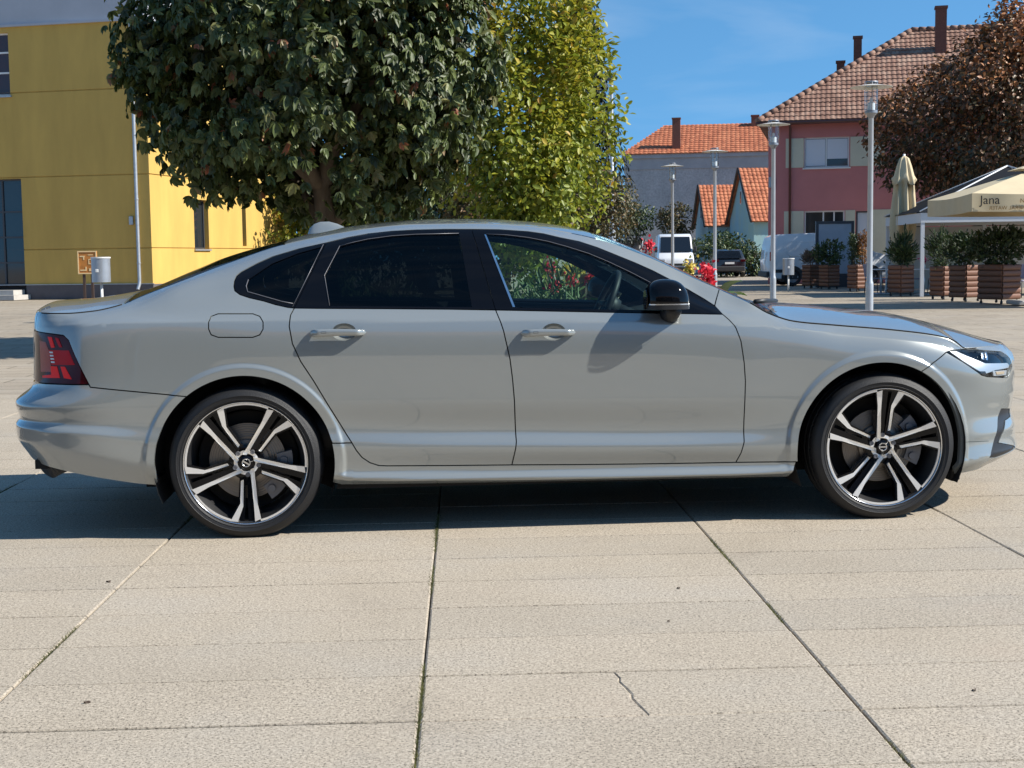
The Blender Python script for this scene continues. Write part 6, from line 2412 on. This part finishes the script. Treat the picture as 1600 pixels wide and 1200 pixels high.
# hedge behind the terrace
hb = at(1395, 400, 49)
hedge = empty('hedge', (hb.x, hb.y, 0), label='dark clipped hedge closing the terrace behind the parasols', category='hedge')
n = 5200
q = np.stack([rng.random(n) * 9.5, rng.random(n) * 1.0, .05 + rng.random(n) ** .7 * 1.65], 1)
q[:, 2] += .12 * np.sin(q[:, 0] * 3) + .08 * np.sin(q[:, 0] * 7)
ax = rng.normal(size=(n, 3)) + np.array([0, -.4, .3])
leaf_mesh('foliage', q, ax, rng.normal(size=(n, 3)) + np.array([0, -.5, .6]), .17, .09, np.clip(.12 + .15 * rng.normal(size=n), 0, 1), M_fol_grn, hedge, kind='stuff')
b = MB()
for k in range(12):
    b.tube([(.4 + k * .78, .5, 0), (.4 + k * .78, .5, 1.4)], .03, 5)
b.build('stems', M_bark, hedge, kind='stuff')

# ------------------------------------------------------------------ flower bed behind the car
M_canna = foliage_mat('canna_leaf', [(0, (.03, .07, .012)), (.5, (.07, .13, .025)), (1, (.13, .20, .05))], rough=.35, trans=.3)
M_redp = foliage_mat('red_petal', [(0, (.55, .015, .03)), (1, (.85, .06, .09))], rough=.5, trans=.3)
M_yelp = foliage_mat('yellow_petal', [(0, (.62, .42, .04)), (1, (.80, .70, .22))], rough=.5, trans=.3)
M_stem = mat('green_stem', (.07, .11, .03), .6)
def canna(px, py, Y, petal, lab, nf=70, big=1.0, leaves=6):
    t = at(px, py, Y)
    root = empty('canna_plant', (t.x, t.y, 0), label=lab, category='flower', group='canna lilies in the flower bed')
    b = MB()
    b.tube([(0, 0, 0), (.01, .01, t.z * .5), (0, 0, t.z)], [.014, .011, .006], 7)
    b.build('stem', M_stem, root, True)
    qq = rng.normal(size=(nf, 3)) * np.array([.022, .022, .036]) * big + np.array([0, 0, t.z])
    leaf_mesh('flower_head', qq, rng.normal(size=(nf, 3)) + np.array([0, 0, .4]), rng.normal(size=(nf, 3)), (.030 * big), .028 * big, rng.random(nf), petal, root, curl=.3, kind='stuff')
    for k in range(leaves):
        a = k * 2.4 + px * .1
        z = t.z * (.38 + .46 * k / leaves)
        # broad paddle leaf, arched
        n_ = 8
        vv, ff = [], []
        up = .85 - .25 * (k % 3)
        for i in range(n_ + 1):
            s_ = i / n_
            l = .46 * s_
            w = .085 * math.sin(math.pi * min(1, s_ * .93 + .05)) ** .8
            c_ = np.array([math.cos(a) * l * (1 - up * .55), math.sin(a) * l * (1 - up * .55), z + l * up - .16 * s_ ** 2.4])
            sd = np.array([-math.sin(a), math.cos(a), 0])
            for e in (-1, 0, 1):
                pnt = c_ + sd * w * e + np.array([0, 0, .03 * abs(e) * math.sin(math.pi * s_)])
                vv.append(tuple(pnt))
        for i in range(n_):
            for e in range(2):
                ff.append((i * 3 + e, i * 3 + e + 1, i * 3 + 4 + e, i * 3 + 3 + e))
        o = mesh_obj('leaf', vv, ff, M_canna, root, True)
        at_ = o.data.attributes.new('tone', 'FLOAT', 'POINT')
        at_.data.foreach_set('value', np.full(len(vv), .3 + .5 * rng.random(), np.float32))
canna(1015, 386, 9.7, M_redp, 'red canna flower rising alone above the windscreen line', 60, .9, 4)
canna(1107, 436, 9.4, M_redp, 'large red canna with broad leaves seen over the bonnet', 120, 1.15, 7)
canna(1100, 424, 9.5, M_redp, 'second red canna spike just behind the large one', 68, .9, 5)
canna(1078, 419, 9.8, M_yelp, 'pale yellow canna flower left of the large red one', 68, .9, 5)
canna(861, 421, 10.2, M_redp, 'red canna farthest left seen through the front window', 40, .8, 3)
canna(866, 448, 10.0, M_redp, 'low red canna seen through the window beside the leafy plants', 50, .9, 3)
canna(884, 425, 9.9, M_yelp, 'tall yellow canna seen through the front window', 80, 1.0, 3)
canna(902, 417, 10.1, M_yelp, 'yellow canna highest in the front window view', 90, 1.1, 3)
canna(893, 436, 9.8, M_redp, 'dark red canna among the yellow ones in the window view', 50, .8, 3)
canna(924, 432, 9.9, M_redp, 'red canna nearest the steering wheel in the window view', 60, .95, 4)
canna(1062, 452, 9.5, M_redp, 'red canna hidden low behind the windscreen base', 40, .8, 6)
canna(955, 440, 10.0, M_yelp, 'yellow canna behind the steering wheel', 50, .9, 4)
n = 9000
q = np.stack([-1.9 + rng.random(n) * 3.3, 9.6 + rng.random(n) * 2.2, rng.random(n) ** .6 * 1.08], 1)
q[:, 2] *= .80 + .16 * np.sin(q[:, 0] * 4.1) + .1 * np.sin(q[:, 0] * 9 + q[:, 1] * 3)
ax = rng.normal(size=(n, 3)) * .55 + np.array([0, -.1, .75])
leaf_mesh('bed_plants', q, ax, rng.normal(size=(n, 3)) + np.array([0, -.6, .4]),   .11 * (.6 + .8 * rng.random(n)), .022, np.clip(.72 + .2 * rng.normal(size=n), 0, 1), M_fol_grn, None, kind='stuff', label='dense leafy green plants filling the flower bed', category='plants')
b = MB()
b.box(-2.2, 1.9, 9.2, 12.2, -.01, .12, .03)
b.build('flower_bed', M_soil, label='raised soil bed planted with cannas behind the parked car', category='flower bed')
# terracotta urn among the flowers
u0 = at(926, 470, 10.3)
b = MB()
b.lathe([(.002, 0), (.10, 0), (.07, .3), (.055, .55), (.06, .75), (.10, .98), (.12, 1.0), (.11, 1.02)], 24)
b.build('urn', mat('terracotta', (.34, .19, .12), .8, var=.1), loc=(u0.x, u0.y, .1), smooth=True, label='slender terracotta urn among the flowers, seen through the window', category='urn')

# ------------------------------------------------------------------ the other side of the square, behind the viewer (seen only in reflections)
M_och = mat('ochre_render', (.30, .23, .15), .85, var=.08, vscale=1)
M_sage = mat('sage_render', (.22, .22, .19), .85, var=.08, vscale=1)
def townhouse(x0, x1, y, h, mt, lab):
    root = empty('townhouse', (x1, y, 0), math.pi, label=lab, category='house', group='houses across the square')
    ff = lambda u, d, z: (u, d, z)
    W = x1 - x0
    holes = []
    k = 1.2
    while k + 1.2 < W:
        holes += [(k, k + 1.1, 1.0, 2.7), (k, k + 1.1, 4.4, 6.1)]
        k += 2.6
    mb = MB()
    wall(mb, ff, 0, W, 0, h, holes, .2)
    mb.build('wall', mt, root)
    for a, b_, c, e in holes:
        window_in(root, ff, a, b_, c, e, M_white, M_pane, d=.12, bars=((a + b_) / 2,))
    mb = MB()
    mb.add([(-.4, -.4, h), (W + .4, -.4, h), (W + .4, 4.5, h + 3.2), (-.4, 4.5, h + 3.2), (-.4, 9.4, h), (W + .4, 9.4, h)], [(0, 1, 2, 3), (3, 2, 5, 4), (0, 3, 4), (1, 5, 2), (0, 4, 5, 1)])
    mb.build('roof', M_tile_old, root)
    mb = MB()
    mb.box(.002, W - .002, .25, 9, 0, h - .01)
    mb.build('body_wall', mt, root)
townhouse(-26, -7, -24, 7.0, M_och, 'ochre two-storey house across the square behind the viewer')
townhouse(-6, 12, -26, 7.6, M_sage, 'sage two-storey house across the square behind the viewer')
townhouse(13, 32, -24, 6.8, M_palegrey, 'pale two-storey house across the square behind the viewer')
